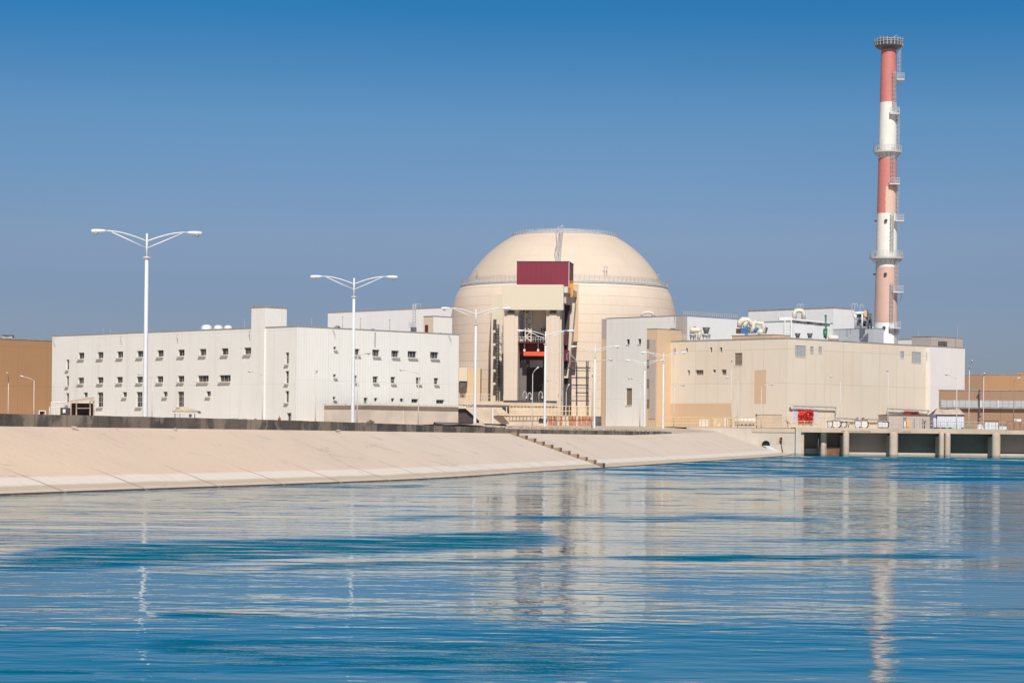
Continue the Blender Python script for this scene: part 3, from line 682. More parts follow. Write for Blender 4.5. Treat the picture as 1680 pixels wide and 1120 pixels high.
for i, h in enumerate(NBk.hB): NBk.window('B', h, depth=.12, sill=.1, bars=1 if i in (0, 4) else 0, pane='shutter', name='shutter')
for (x0, x1, y0, y1) in ((1088.6, 1091.8, 571, 581), (1106, 1109, 571, 580.5)):
    a, z1 = NBk.sz(x0, y0, 'A'); a1, _ = NBk.sz(x1, y0, 'A'); z0 = NBk.sz(x0, y1, 'A')[1]
    MB().box(-.15, 0, a1, a, z0, z1).build('shutter', M['shutter'], NBk.root)
a, z1 = NBk.sz(1238, 607, 'A'); a1, _ = NBk.sz(1257.3, 607, 'A'); z0 = NBk.sz(1250, 662, 'A')[1]
MB().box(-.02, 0, a1, a, z0, z1).build('patched_panel', M['peach'], NBk.root)
a, z1 = NBk.sz(1080, 661.5, 'A'); a1, _ = NBk.sz(1200, 661, 'A')
MB().box(-.015, 0, a1, a, .5, z1).build('lower_panel', M['peach'], NBk.root)
# stub block at its left end
SB = block('stair_block', 'narrow peach stair block with grey panels at the left end of the beige building', 'building', 1078, 539.3, 520, 1061.5, 0, M['peach'], Blen=8, cop=.2)
m = MB(); a0, z1 = SB.sz(1061.8, 557, 'A'); a1 = SB.sz(1066, 557, 'A')[0]
for (xa, xb, ya, yb2, mt) in ((1062, 1066, 557, 571, 'louvre'), (1062, 1066, 590, 604, 'louvre'), (1062, 1066, 622, 637, 'louvre'), (1062, 1066, 655, 669, 'louvre'),
                              (1066, 1076.5, 557, 687, 'grey_strip'), (1062, 1066, 604.3, 621.7, 'grey_strip'), (1062, 1066, 637.3, 654.7, 'grey_strip')):
    a, z1 = SB.sz(xa, ya, 'A'); b, _ = SB.sz(xb, ya, 'A'); z0 = SB.sz(xa, yb2, 'A')[1]
    MB().box(-.12, 0, b, a, z0, z1).build('louvre' if mt == 'louvre' else 'grey_panel', M[mt], SB.root)
# whiter hall to the right of N
WR = block('white_hall', 'smooth bright white hall at the right end of the beige building', 'building', 1527.5, 568, 534, 0, 1583.3, M['white_c'], Alen=30, cop=.3)
GB = block('grey_penthouse', 'low pale blue grey roof penthouse behind the bright white hall', 'building', 1527.5, 552, 575, 1496, 1579.5, M['grey_strip'], cop=.3)
for x in (1540.5, 1548):
    a, z1 = GB.sz(x, 560, 'B'); MB().box(a - .4, a + .4, -.8, 0, z1 - 1.2, z1).build('vent_box', M['dark_steel'], GB.root)
GW = block('white_penthouse', 'low white roof structure just right of the striped stack', 'building', 1497, 556.5, 590, 1473, 0, M['white_b'], Blen=6, cop=.3)
# upper white halls
UH = block('white_hall', 'tall white hall with faceted roof line behind the beige building', 'building', 1367, 505.3, 585, 1228, 1402, M['white_d'], cop=.6)
UL = block('white_annex_hall', 'lower white roof hall behind the two dark funnels', 'building', 1303, 527, 560, 1250, 1366, M['white_d'], cop=.4)
CG = block('corrugated_screen', 'pale blue grey corrugated roof screen left of the striped stack', 'building', 1433, 538.5, 560, 1367, 0, M['grey_hall'], Blen=4, cop=.2)

# ------------------------------------------------------------------ dome
DC = P(924.5, 545, 636); sc = 636 / F
dome = thing('reactor_dome', 'huge cream concrete reactor dome with a walkway ring round it', 'dome', (DC.x, DC.y, 0))
def dz(y): return (714.9 - y) * sc
low = [(187, 712), (187, 560), (186.2, 545), (184.8, 522), (181, 501), (176, 485), (170, 474.5)]
dome_low = MB().lathe([(r * sc, dz(y)) for r, y in low], 160).build('lower_shell', M['dome_low'], dome, smooth=True)
up = []
for k in range(15):
    r = 160 - (160 - 84.5) * (k / 14) ** 1.0
    yy = 549.5 - math.sqrt(max(0, 181.5 ** 2 - r ** 2)) 
    up.append((r, yy + (1.5 if k < 2 else 0)))
up.insert(0, (161.5, 475))
MB().lathe([(r * sc, dz(y)) for r, y in up], 160).build('upper_shell', M['dome_up'], dome, smooth=True)
MB().lathe([(84 * sc, dz(393)), (80 * sc, dz(388.5)), (60 * sc, dz(381.5)), (35 * sc, dz(377.5)), (12 * sc, dz(376)), (.01, dz(375.8))], 96).build('cap', M['galv'], dome, smooth=True)
def ring(r0, r1, y, hr, npost, name, under):
    z = dz(y)
    MB().lathe([(r0 * sc, z - .35), (r1 * sc, z - .35), (r1 * sc, z + .2), (r0 * sc, z + .2)], 128).build('ring_walkway', M['galv'], dome)
    MB().lathe([(r0 * sc, z - .36), ((r1 - 1.2) * sc, z - .36), ((r0 + under * .6) * sc, z - .9), ((r0 - 3) * sc, z - 1.1)], 128).build('ring_beam', M['dome_up'], dome)
    m = MB(); R = (r1 - .8) * sc
    for k in range(npost):
        w = 2 * math.pi * k / npost; c = Vector((R * math.cos(w), R * math.sin(w), z + .2)); m.cbox(c, .12, .12, hr, w)
    for q in (.45, .75, 1.0):
        m.lathe([(R - .05, z + .2 + hr * q - .05), (R + .05, z + .2 + hr * q - .05), (R + .05, z + .2 + hr * q + .05), (R - .05, z + .2 + hr * q + .05), (R - .05, z + .2 + hr * q - .05)], 128)
    m.build('railing', M['galv'], dome)
ring(159, 170, 471.5, 1.25, 130, 'ring', 7)
ring(82, 86.5, 392.5, 1.35, 76, 'top', 2)
# staircase on the dome face
m = MB()
def dsurf(y, az, off=0.):       # point on the dome surface at image-height y
    r = math.sqrt(max(0, 181.5 ** 2 - (549.5 - y) ** 2)) * sc + off
    return Vector((r * math.sin(az), -r * math.cos(az), dz(y)))
azs = [(-.075, 472), (-.085, 440), (-.10, 430), (-.085, 415), (-.10, 404), (-.12, 392), (-.10, 384)]
for side in (-.016, .016):
    for lift in (.1, 1.1):
        m.tube([dsurf(y, a * 1.1 + side * 181 / max(60, math.sqrt(max(1, 181.5 ** 2 - (549.5 - y) ** 2))), .3) + Vector((0, 0, lift)) for a, y in azs], .07, 6)
for k in range(44):
    y = 470 - k * 1.9; a = -.083; q = 181 / max(60, math.sqrt(max(1, 181.5 ** 2 - (549.5 - y) ** 2)))
    p0 = dsurf(y, a - .018 * q, .4); p1 = dsurf(y, a + .018 * q, .4); m.tube([p0, p1], .08, 4)
    if k % 4 == 0: m.tube([p0, p0 + Vector((0, 0, 1.2))], .05, 4); m.tube([p1, p1 + Vector((0, 0, 1.2))], .05, 4)
m.build('stairway', M['galv'], dome)
m = MB(); m.tube([(-1.0, 0, dz(377)), (-.6, 0, dz(368))], .09, 6); m.tube([(-2.2, 0, dz(377)), (-.6, 0, dz(370))], .07, 6); m.tube([(.2, 0, dz(377)), (-.6, 0, dz(370))], .07, 6)
m.build('mast', M['galv'], dome)
m = MB()
for x, yb_, yt in ((750.5 + 31, 459, 450), (782.8 + 1, 459, 450), (985, 459, 448), (989, 459, 448), (1075, 464, 455)):
    az = math.asin(max(-1, min(1, (x - 924.5) / 160))); r = 160 * sc; p = Vector((r * math.sin(az), -r * math.cos(az), dz(yb_) - .5)); m.tube([p, p + Vector((0, 0, 2.2))], .07, 5)
    m.cbox(p + Vector((0, 0, 2.2)), .35, .3, .3)
m.build('lamp_post', M['grey_metal'], dome)
# buttresses
def dbox(x0, x1, y0, y1, d0_, d1_, mat, name, par, org):
    a = P(x0, y0, d0_) - Vector(org); b = P(x1, y1, d0_) - Vector(org)
    return MB().box(a.x, b.x, d0_ - org[1], d1_ - org[1], b.z, a.z).build(name, mat, par)
org = (DC.x, DC.y, 0)
dbox(806.5, 824, 482.5, 690, 598, 622, M['portal'], 'buttress', dome, org)
dbox(939, 948.5, 466, 560, 597, 612, M['peach'], 'buttress', dome, org)
dbox(753, 787.5, 602.5, 690, 592, 612, M['peach'], 'drum_block', dome, org)
dbox(753, 766.5, 603, 625, 589, 592, M['cream'], 'balcony', dome, org)
dbox(755, 764, 625.2, 636, 589.4, 592, M['dark_steel'], 'balcony_door', dome, org)
m = MB(); q = Vector(org)
for k in range(9): c = P(753 + k * 4.3, 602.5, 592.3) - q; m.tube([c, c + Vector((0, 0, 1.2))], .05, 5)
for z in (.6, 1.2): m.tube([P(753, 602.5, 592.3) - q + Vector((0, 0, z)), P(787.5, 602.8, 592.3) - q + Vector((0, 0, z))], .05, 5)
m.build('railing', M['duct'], dome)
# caged ladder on the left buttress
m = MB(); t_ = MB()
for dx in (-2.2, 2.2):
    m.tube([P(816.3 + dx, 532, 597) - q, P(816.3 + dx, 657, 597) - q], .14, 6)
for k in range(44): y = 533 + k * 2.8; m.tube([P(814.1, y, 597) - q, P(818.5, y, 597) - q], .09, 4)
for k in range(22): y = 533 + k * 5.6; c = P(816.3, y, 597) - q; m.tube([c + Vector((.34 * math.cos(w) * 1.2, -abs(.6 * math.sin(w)), 0)) for w in [math.pi * j / 6 for j in range(7)]], .05, 4, False)
m.build('ladder', M['dark_steel'], dome)
for y in (524.5, 546, 567.5, 589, 610.5, 632): dbox(809.3, 814.5, y - 1, y + 1.2, 595.6, 598, M['dark_steel'], 'bracket', dome, org)
m = MB(); m.tube([P(825, 533, 596) - q, P(825, 658, 596) - q], .17, 8)
for y in (553, 571.5, 592, 611.5, 630): m.tube([P(818.5, y, 597) - q, P(825, y, 596) - q], .09, 4); m.tube([P(818.5, y + 2.5, 597) - q, P(825, y + 2.5, 596) - q], .07, 4)
m.build('vent_pipe', M['grey_metal'], dome)

# ------------------------------------------------------------------ portal in front of the dome
PT = Bld('gantry_portal', 'tall cream gantry portal with a dark red cabin on top, before the dome', 'gantry', 824, 508, 578, rad(-8))
def pbox(x0, x1, y0, y1, t0, t1, mat, name, par=None, **k):
    a, z1 = PT.sz(x0, y0, 'B', t0); b, _ = PT.sz(x1, y0, 'B', t0); _, z0 = PT.sz(x0, y1, 'B', t0)
    return MB().box(a, b, t0, t1, z0, z1).build(name, mat, par or PT.root, **k)
pbox(824, 924.3, 467.5, 508, 0, 1.4, M['portal'], 'front_panel')
pbox(824.2, 924, 466.8, 467.5, .02, 1.4, M['sill'], 'panel_trim')
pbox(922.8, 924.5, 467.6, 508.3, -.12, -.01, M['sill'], 'panel_trim')
for x0, x1 in ((827.5, 850), (896.3, 918.7)):
    pbox(x0, x1, 513, 700, 1.5, 4.2, M['column'], 'column')
    pbox(x0 + 5.0, x1 - 5.5, 514, 659, 1.28, 1.5, M['column'], 'column_panel')
    pbox(x0 - .5, x1 + .8, 508.3, 512.8, 1.2, 4.4, M['sill'], 'column_head')
    pbox(x0 + 5.5, x1 - 6, 509, 513.8, 1.0, 1.2, M['dark_steel'], 'bearing')
pbox(919.2, 921.5, 510, 690, 2.2, 3.2, M['cream'], 'corner_post')
cab = pbox(848, 933.3, 429.6, 478, 7, 17, M['red_box'], 'crane_cabin')
a0, z1 = PT.sz(848, 429.6, 'B', 7); a1, _ = PT.sz(933.3, 429.6, 'B', 7)
MB().box(a0 - .12, a1 + .12, 6.88, 17.1, z1, z1 + .18).build('cabin_trim', M['dark_steel'], cab)
z0 = PT.sz(848, 478, 'B', 7)[1]
MB().box(a1 + .0, a1 + .12, 6.9, 7.1, z0, z1).build('cabin_trim', M['frame'], cab)
# beams going back on the right side, legs, dark bodies painted as the shade behind
pbox(905, 931.5, 470, 480, 1.5, 24, M['column'], 'side_beam')
pbox(905, 929, 480.2, 497, 2.5, 24, M['taupe'], 'side_beam')
pbox(917, 925.5, 499, 690, 9, 10.5, M['grey_metal'], 'rear_leg')
MB_ = MB(); c1 = PT.hit(937, 497, 'B', 12); c2 = PT.hit(928.5, 620, 'B', 12)
def legbox(pa, pb, w0, w1, dep, mat, name):
    m = MB(); vs = []
    for p_, w in ((pb, w1), (pa, w0)):
        for dx, dy in ((-w, 0), (w, 0), (w, dep), (-w, dep)): vs.append(Vector((p_.x + dx, p_.y + dy, p_.z)))
    m.add(vs, [(3, 2, 1, 0), (4, 5, 6, 7), (0, 1, 5, 4), (1, 2, 6, 5), (2, 3, 7, 6), (3, 0, 4, 7)]); return m.build(name, mat, PT.root)
legbox(c1, c2, 1.0, .5, 3, M['column'], 'raking_strut')
legbox(PT.hit(930, 500, 'B', 11), PT.hit(922, 610, 'B', 11), .8, 1.2, .8, M['dark'], 'void_shade')  # solid dark body painted as the shade between the legs
pbox(919, 937, 600, 690, 13.5, 15, M['dark'], 'shadow_sheet')  # dark sheet painted as the shadow behind the leg
pbox(924, 929.5, 548, 566, 9, 11, M['dark_red'], 'winch_box'); pbox(921, 932, 574, 592, 9, 12, M['dark_red'], 'winch_box')
pbox(934.3, 939.8, 465, 487, 8, 9, M['yellow'], 'access_platform')
m = MB()
for k in range(4):
    c = PT.hit(934.5 + k * 1.7, 487, 'B', 7.8); m.tube([c, c + Vector((0, 0, 4))], .05, 4)
m.build('platform_railing', M['yellow'], PT.root)
# inside the portal
pbox(843, 905, 508.5, 700, 12, 12.4, M['dark'], 'back_wall')  # near black wall in place of the portal's deep shade
pbox(873, 897, 508.5, 547, 6, 6.4, M['cream'], 'upper_wall')
pbox(852, 858, 508.5, 560, 7, 7.5, M['grey_metal'], 'guide_panel')
pbox(850.5, 852.6, 512, 656, 4.3, 5, M['grey_metal'], 'guide_rail')
pbox(852.5, 864, 594, 657, 8, 8.4, concrete('shaded_render', (.19, .17, .16)), 'inner_pier')  # grey render darkened to carry the shade inside the portal
m = MB()
for x in (861.8, 871.5): m.tube([PT.hit(x, 509, 'B', 4.5), PT.hit(x, 560, 'B', 4.5)], .16, 6)
for k in range(6):
    y = 510 + k * 8.4; xa, xb = (861.8, 871.5) if k % 2 else (871.5, 861.8)
    m.tube([PT.hit(xa, y, 'B', 4.5), PT.hit(xb, y + 8.4, 'B', 4.5)], .14, 6); m.tube([PT.hit(861.8, y, 'B', 4.5), PT.hit(871.5, y, 'B', 4.5)], .12, 6)
m.build('lattice_mast', M['duct'], PT.root)
for x in (887, 891.2):
    f = pbox(x, x + 3.4, 537, 544.6, 5.4, 6, M['sill'], 'fan_unit')
    pbox(x + .6, x + 2.7, 538.2, 543.2, 5.3, 5.4, M['dark'], 'fan_grille', f)
pf = pbox(849.2, 896.2, 560.6, 562.4, 2.0, 6, M['dark_red'], 'platform')
m = MB()
for k in range(12):
    c = PT.hit(850 + k * 4.1, 560.6, 'B', 2.1); m.tube([c, c + Vector((0, 0, 1.2))], .05, 5)
for z in (.6, 1.2): m.tube([PT.hit(850, 560.6, 'B', 2.1) + Vector((0, 0, z)), PT.hit(895.5, 560.6, 'B', 2.1) + Vector((0, 0, z))], .05, 5)
m.build('platform_railing', M['frame'], pf)
pbox(852, 896, 562.6, 580, 4.5, 5.5, M['dark_red'], 'crane_beam')
lb = pbox(859, 893.2, 576.6, 583.4, 3.2, 4, M['orange'], 'lifting_beam')
m = MB()
for x in (860.5, 883): m.tube([PT.hit(x, 562.5, 'B', 3.6), PT.hit(x, 576.8, 'B', 3.6)], .12, 6); c = PT.hit(x, 576, 'B', 3.6); m.cbox(c, .5, .4, .5)
m.build('hoist_rod', M['frame'], lb)

# ------------------------------------------------------------------ podium before the dome
PD = Bld('podium', 'tan rendered podium with steps and rust red panels below the dome portal', 'podium', 780, 664, 540, rad(-1))
def q_(x0, x1, y0, y1, t0, t1, mat, name, par=None, B=PD):
    a, z1 = B.sz(x0, y0, 'B', t0); b, _ = B.sz(x1, y0, 'B', t0); _, z0 = B.sz(x0, y1, 'B', t0)
    return MB().box(a, b, t0, t1, z0, z1).build(name, mat, par or B.root)
q_(752, 916, 664, 712, 0, 24, M['podium'], 'base')
q_(752, 916, 657.3, 663.6, -.5, 24, M['podium'], 'slab')
q_(752, 830, 663.7, 665.3, -.3, 0, M['flash'], 'slab_shadow_strip')  # dark strip painted as the slab's shadow, there is no recess
q_(826, 915, 656.4, 657.3, -.9, 8, M['dark_steel'], 'track_cover')
q_(808, 974, 681, 712, -8, 0, M['podium'], 'wall')
q_(753, 808, 672, 712, -1.5, 0, M['podium'], 'wall')
q_(974.5, 987, 682.5, 712, -7.6, -6, M['dark_steel'], 'gate')
for x0, x1 in ((899.5, 914.5), (918, 922.5), (933.5, 945), (948.5, 971)):
    pn_ = q_(x0, x1, 682.5, 697.3, -8.08, -8.0, M['rust'], 'rust_panel')
for x0 in (906, 925, 953.5, 962): q_(x0, x0 + .8, 682.5, 697, -8.2, -8.09, M['podium'], 'panel_post')
q_(884, 897, 686, 693.5, -8.1, -8.0, M['dark'], 'opening_shade')  # flat dark sheet stands in for a shaded opening in the wall
q_(824, 836.5, 667, 679, -8.6, -8.2, M['dark'], 'doorway'); q_(830.5, 831.8, 667, 679, -8.8, -8.6, M['frame'], 'door_frame')
m = MB(); a = PD.hit(810, 668.5, 'B', -10); b = PD.hit(836, 679.5, 'B', -10); a2 = PD.hit(821, 668.5, 'B', -9); b2 = PD.hit(823, 679.5, 'B', -10)
m.add([a, a2, b, b2, a + Vector((0, 0, -.2)), a2 + Vector((0, 0, -.2)), b + Vector((0, 0, -.2)), b2 + Vector((0, 0, -.2))], [(0, 1, 2, 3), (7, 6, 5, 4), (0, 4, 5, 1), (1, 5, 6, 2), (2, 6, 7, 3), (3, 7, 4, 0)])
m.build('door_canopy', M['sheet'], PD.root)
m = MB(); p = PD.hit(808.5, 668.5, 'B', -10); m.tube([p, Vector((p.x, p.y, 1))], .17, 8); m.build('canopy_post', M['white_paint'], PD.root)
# yellow railing
def fence(pts, h, n, mat, name, label, rails=(1.0,), r=.05, cat='railing', group=None, org=None):
    o = Vector(pts[0]); T = thing(name, label, cat, o, 0, group)
    L_ = [Vector(p) - o for p in pts]
    for z in rails:
        MB().tube([p + Vector((0, 0, h * z)) for p in L_], r, 6).build('rail', mat, T)
    tot = sum((b - a).length for a, b in zip(L_, L_[1:])); first = None
    for k in range(n + 1):
        s_ = tot * k / n; 
        for a, b in zip(L_, L_[1:]):
            l = (b - a).length
            if s_ <= l + 1e-4: p = a.lerp(b, min(1, s_ / l)); break
            s_ -= l
        if first is None: first = MB().tube([(0, 0, 0), (0, 0, h)], r * 1.1, 6).build('post', mat, T); po = first
        else: po = first.copy(); S.collection.objects.link(po); po.parent = T
        po.location = p
    return T
fence([P(836, 681, 530.5), P(974, 682.3, 530.5)], 2.15, 24, M['yellow'] if False else plain('cream_yellow_railing', (.78, .60, .34), .6), 'railing', 'cream yellow railing with many posts on the wall below the portal', (0.02, .5, 1.0), .07)
fence([P(826, 657, 544), P(846, 657, 544)], 1.3, 5, M['duct'], 'railing', 'short cream railing at the foot of the left portal column', (.5, 1.), .05)
fence([P(756, 657.5, 545), P(806, 657.5, 545)], 1.5, 9, M['duct'], 'railing', 'cream railing above the diagonal stairs below the dome', (.5, 1.), .05)
# diagonal stairs left of podium
SS = thing('outdoor_stairs', 'diagonal beige flight of stairs rising from the annex to the podium', 'stairs', P(760, 690, 505))
o_ = Vector(SS.location); m = MB()
p0 = P(763, 666, 505) - o_; p1 = P(798, 693.5, 505) - o_
for k in range(16):
    f = k / 16; c = p0.lerp(p1, f); m.box(c.x, c.x + (p1.x - p0.x) / 16 + .02, 0, 2.2, c.z - .5, c.z)
m.build('flight', M['column'], SS)
m = MB()
for dy in (0, 2.1):
    for z in (.6, 1.2): m.tube([p0 + Vector((0, dy, z)), p1 + Vector((0, dy, z))], .05, 5)
    for k in range(10): c = p0.lerp(p1, k / 9) + Vector((0, dy, 0)); m.tube([c, c + Vector((0, 0, 1.2))], .045, 5)
m.build('handrail', M['duct'], SS)
m = MB(); m.box((P(752, 666, 505) - o_).x, p0.x, 0, 2.2, p0.z - .5, p0.z); m.build('landing', M['column'], SS)
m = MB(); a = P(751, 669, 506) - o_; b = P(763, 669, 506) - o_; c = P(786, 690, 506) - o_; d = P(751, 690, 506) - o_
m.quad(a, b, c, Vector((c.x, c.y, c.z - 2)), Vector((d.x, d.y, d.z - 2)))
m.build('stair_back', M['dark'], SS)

# scaffolding right of portal
SC = thing('scaffold_tower', 'dark steel scaffold tower before the dome, right of the portal', 'scaffold', P(930, 698, 560))
o_ = Vector(SC.location)
for x, yt in ((946, 594), (962.3, 592), (964.8, 592)):
    for dd in (0, 4): MB().tube([P(x, yt, 560 + dd) - o_, P(x, 700, 560 + dd) - o_], .15 if dd == 0 else .12, 6).build('upright', M['dark_steel'], SC)
for y, xa, xb in ((602.3, 930, 969), (618.5, 933, 967), (631, 936, 966), (643.5, 945, 966), (656.5, 934, 967)):
    MB().box(*[(P(xa, y, 560) - o_).x, (P(xb, y, 560) - o_).x], 0, 4.5, (P(xa, y + .8, 560) - o_).z, (P(xa, y - .5, 560) - o_).z).build('deck', M['dark_steel'], SC)
m = MB()
for k in range(30): y = 600 + k * 3; m.tube([P(944.6, y, 559.7) - o_, P(947.6, y, 559.7) - o_], .09, 4); m.tube([P(962.3, y, 559.7) - o_, P(964.8, y + 1.5, 559.7) - o_], .09, 4)
m.build('ladder', M['dark_steel'], SC)
m = MB()
for y in (592.5, 608, 636, 650): m.tube([P(936, y, 562) - o_, P(969, y, 562) - o_], .06, 4)
m.tube([P(935, 580, 560) - o_, P(946, 592, 560) - o_], .12, 5); m.tube([P(930, 590, 560) - o_, P(930, 580, 560) - o_, P(937, 579, 560) - o_], .08, 5)
m.build('brace', M['grey_metal'], SC)
# gooseneck vents
gn = None
for i, (x, yt, fl, gx, lab) in enumerate(((857.8, 641.5, 1, 867, 'leftmost'), (866, 643.5, 1, 0, 'second'), (884, 641.5, 1, 0, 'third'), (921.5, 643.8, -1, 0, 'rightmost'))):
    o_ = P(x, 656.5, 545); o_.z = PD.sz(x, 657.4, 'B', 4)[1]
    hgt = P(x, yt, 545).z - o_.z
    T = thing('gooseneck_vent', ['pale gooseneck vent leftmost on the podium inside the portal opening', 'shorter pale gooseneck vent second from the left in the portal opening', 'pale gooseneck vent in the portal opening beside the right column', 'pale gooseneck vent right of the right portal column'][i], 'vent pipe', o_, 0, 'gooseneck vents on the podium')
    pts = [Vector((0, 0, 0)), Vector((0, 0, hgt - .7))] + [Vector((fl * (.4 - .4 * math.cos(w)), 0, hgt - .7 + .6 * math.sin(w))) for w in [math.pi * j / 6 for j in range(1, 7)]] + [Vector((fl * .8, 0, hgt - 1.2))]
    MB().tube(pts, .09, 8).build('pipe', M['galv'], T, smooth=True)
    MB().tube([(fl * .8, 0, hgt - 1.1), (fl * .8, 0, hgt - 1.6)], [.12, .22], 8).build('hood', M['duct'], T)

# ------------------------------------------------------------------ chimney
CD = 580.; CH = thing('ventilation_stack', 'tall red and white banded ventilation stack with platforms and ladders', 'chimney', (P(1453, 560, CD).x, CD, 0))
c0 = Vector(CH.location); k_ = CD / F
def cz(y): return P(1454, y, CD).z
def cx(y): return 0.0
def crr(y): return (12.2 + (19.3 - 12.2) * (y - 80) / (562 - 80)) * k_
def band(y0, y1, mat, name='band'):
    MB().lathe([(crr(y1), cz(y1)), (crr((y0 + y1) / 2), cz((y0 + y1) / 2)), (crr(y0), cz(y0))], 64).build(name, mat, CH, smooth=True)
band(64, 168.6, M['salmon'], 'shaft_band'); band(168.6, 260, M['stack_white'], 'shaft_band')
def lower_red():
    m, t, b = newmat('part_repainted_red'); v, x, y, z = coords(t)
    n = noise(t, v, .9, 3); zz = math_(t, 'ADD', z, math_(t, 'MULTIPLY', n, .8)); xx = math_(t, 'ADD', x, math_(t, 'MULTIPLY', n, .7))
    f = math_(t, 'MULTIPLY', math_(t, 'LESS_THAN', zz, cz(305)), math_(t, 'MULTIPLY', math_(t, 'GREATER_THAN', xx, -.35), math_(t, 'LESS_THAN', xx, 2.45)))
    t.links.new(mixc(t, f, (.57, .20, .17), (.66, .46, .36)), b.inputs['Base Color']); b.inputs['Roughness'].default_value = .55; return m
band(260, 350.6, lower_red(), 'shaft_band'); band(350.6, 438.5, M['stack_white'], 'shaft_band'); band(438.5, 530, M['pink'], 'shaft_band'); band(530, 700, M['stack_new'], 'shaft_band')
def plat(y, r_px, y_rail, name='gallery', n=26, crown=False):
    R = r_px * k_; z = cz(y)
    g = MB().lathe([(crr(y), z - .4), (R, z - .4), (R, z + .1), (crr(y), z + .1)], 48).build(name, M['galv'], CH)
    m = MB()
    for k in range(14): w = 2 * math.pi * k / 14; m.tube([(crr(y) * math.cos(w), crr(y) * math.sin(w), z - 1.5), ((R - .3) * math.cos(w), (R - .3) * math.sin(w), z - .4)], .08, 5)
    m.build('gallery_bracket', M['grey_metal'], g)
    m = MB(); h = cz(y_rail) - z
    for k in range(n): w = 2 * math.pi * k / n; m.cbox((( R - .1) * math.cos(w), (R - .1) * math.sin(w), z + .1), .1, .1, h, w)
    for q in (.33, .66, 1.): m.lathe([(R - .14, z + h * q), (R - .04, z + h * q), (R - .04, z + h * q + .09), (R - .14, z + h * q + .09), (R - .14, z + h * q)], 48)
    m.build('railing', M['galv'], g)
plat(248.5, 23.5, 240); plat(422.5, 27.5, 413)
# crown at the top
R = 23 * k_
g = MB().lathe([(crr(80), cz(82)), (R * .78, cz(80)), (R * .95, cz(77)), (R, cz(74.5)), (R, cz(73.5)), (crr(70), cz(73.5))], 48).build('crown', M['dark_steel'], CH)
m = MB()
for k in range(24):
    w = 2 * math.pi * k / 24; m.cbox((R * math.cos(w), R * math.sin(w), cz(76)), .16, .22, cz(64.5) - cz(76) + random.uniform(-.2, .3), w)
m.build('lightning_rods', M['grey_metal'], g)
MB().lathe([(R * .86, cz(77)), (R * .86, cz(66)), (R * .8, cz(66))], 40).build('crown_screen', M['dark_steel'], g)
m = MB()
for z in (66.5, 70): m.lathe([(R + .05, cz(z)), (R + .13, cz(z)), (R + .13, cz(z) + .12), (R + .05, cz(z) + .12), (R + .05, cz(z))], 40)
m.build('railing', M['grey_metal'], g)
m = MB(); m.tube([(.5, -2, cz(65)), (1.6, -2, cz(60)), (2.2, -2, cz(66))], .08, 5); m.build('mast', M['galv'], g)
# ladders and rest platforms on the right flank
segs = [(1472, 80, 128, 'cage'), (1463, 120, 183, 'lad'), (1471, 180, 240, 'cage'), (1461.5, 245, 303, 'lad'), (1470.5, 297, 352, 'cage'), (1461, 352, 415, 'lad'), (1470, 425, 474, 'cage'), (1461.5, 466, 530, 'lad'), (1470.5, 530, 566, 'cage')]
def spt(x, y, off=.35):         # point just outside the shaft at image column x
    X = (x - 1454 - (560 - y) * -.0) * k_; R_ = crr(y); w = max(-.985, min(.985, X / (R_)))
    if abs(X) > R_ * .985: return Vector((X, -R_ * .35, cz(y)))
    return Vector((X, -math.sqrt(R_ * R_ - X * X) - off, cz(y)))
for x, y0, y1, kd in segs:
    x2 = x + (y1 - 300) * 0.0
    m = MB(); a, b = spt(x - 1.7, y0), spt(x - 1.7, y1); yy_ = min(a.y, b.y)
    for q in (-.3, .3): m.tube([(a.x + q, yy_, a.z), (b.x + q, yy_, b.z)], .07, 5)
    nr = int((y1 - y0) / 2.2)
    for k in range(nr): c = a.lerp(b, k / nr); m.tube([(c.x - .3, yy_, c.z), (c.x + .3, yy_, c.z)], .045, 4)
    for k in range(nr // 3):
        c = a.lerp(b, k / max(1, nr // 3)); m.tube([(c.x + .45 * math.cos(w), yy_ - .75 * math.sin(w), c.z) for w in [math.pi * j / 6 for j in range(7)]], .04, 4, False)
    for q in (-.35, 0, .35): m.tube([(a.x + q, yy_ - .7, a.z), (b.x + q, yy_ - .7, b.z)], .035, 4)
    m.build('ladder', M['galv'], CH)
for x0, x1, y in ((1464.5, 1477, 132), (1454, 1469.5, 188), (1454, 1470.5, 303), (1464, 1478, 363), (1461, 1478, 479.5), (1456, 1474, 538)):
    m = MB(); a = spt((x0 + x1) / 2, y); X0, X1 = (x0 - 1454) * k_, (x1 - 1454) * k_; Rr = crr(y)
    m.box(X0, X1, -Rr - 1.2, -Rr * .2, cz(y) - .3, cz(y) + .02)
    g = m.build('rest_platform', M['galv'], CH); m = MB()
    for k in range(6): X = X0 + .05 + (X1 - X0 - .1) * k / 5; m.tube([(X, -Rr - 1.15, cz(y)), (X, -Rr - 1.15, cz(y) + 1.35)], .05, 4)
    for z in (.5, .95, 1.35): m.tube([(X0, -Rr - 1.15, cz(y) + z), (X1, -Rr - 1.15, cz(y) + z), (X1, -Rr * .2, cz(y) + z)], .045, 4)
    m.tube([(X0 + .2, -Rr - 1, cz(y) - .3), (X0 + .2, -Rr * .5, cz(y) - 2.2)], .07, 4); m.tube([(X1 - .2, -Rr - 1, cz(y) - .3), (X1 - .2, -Rr * .3, cz(y) - 2.2)], .07, 4)
    m.build('railing', M['galv'], g)
for x, y in ((1449.5, 363.5), (1449.5, 451), (1448, 538.5)):
    p = spt(x, y, 0); MB().tube([(p.x, p.y + .3, p.z), (p.x, p.y - .5, p.z)], .38, 10).build('sample_port', M['dark'], CH)
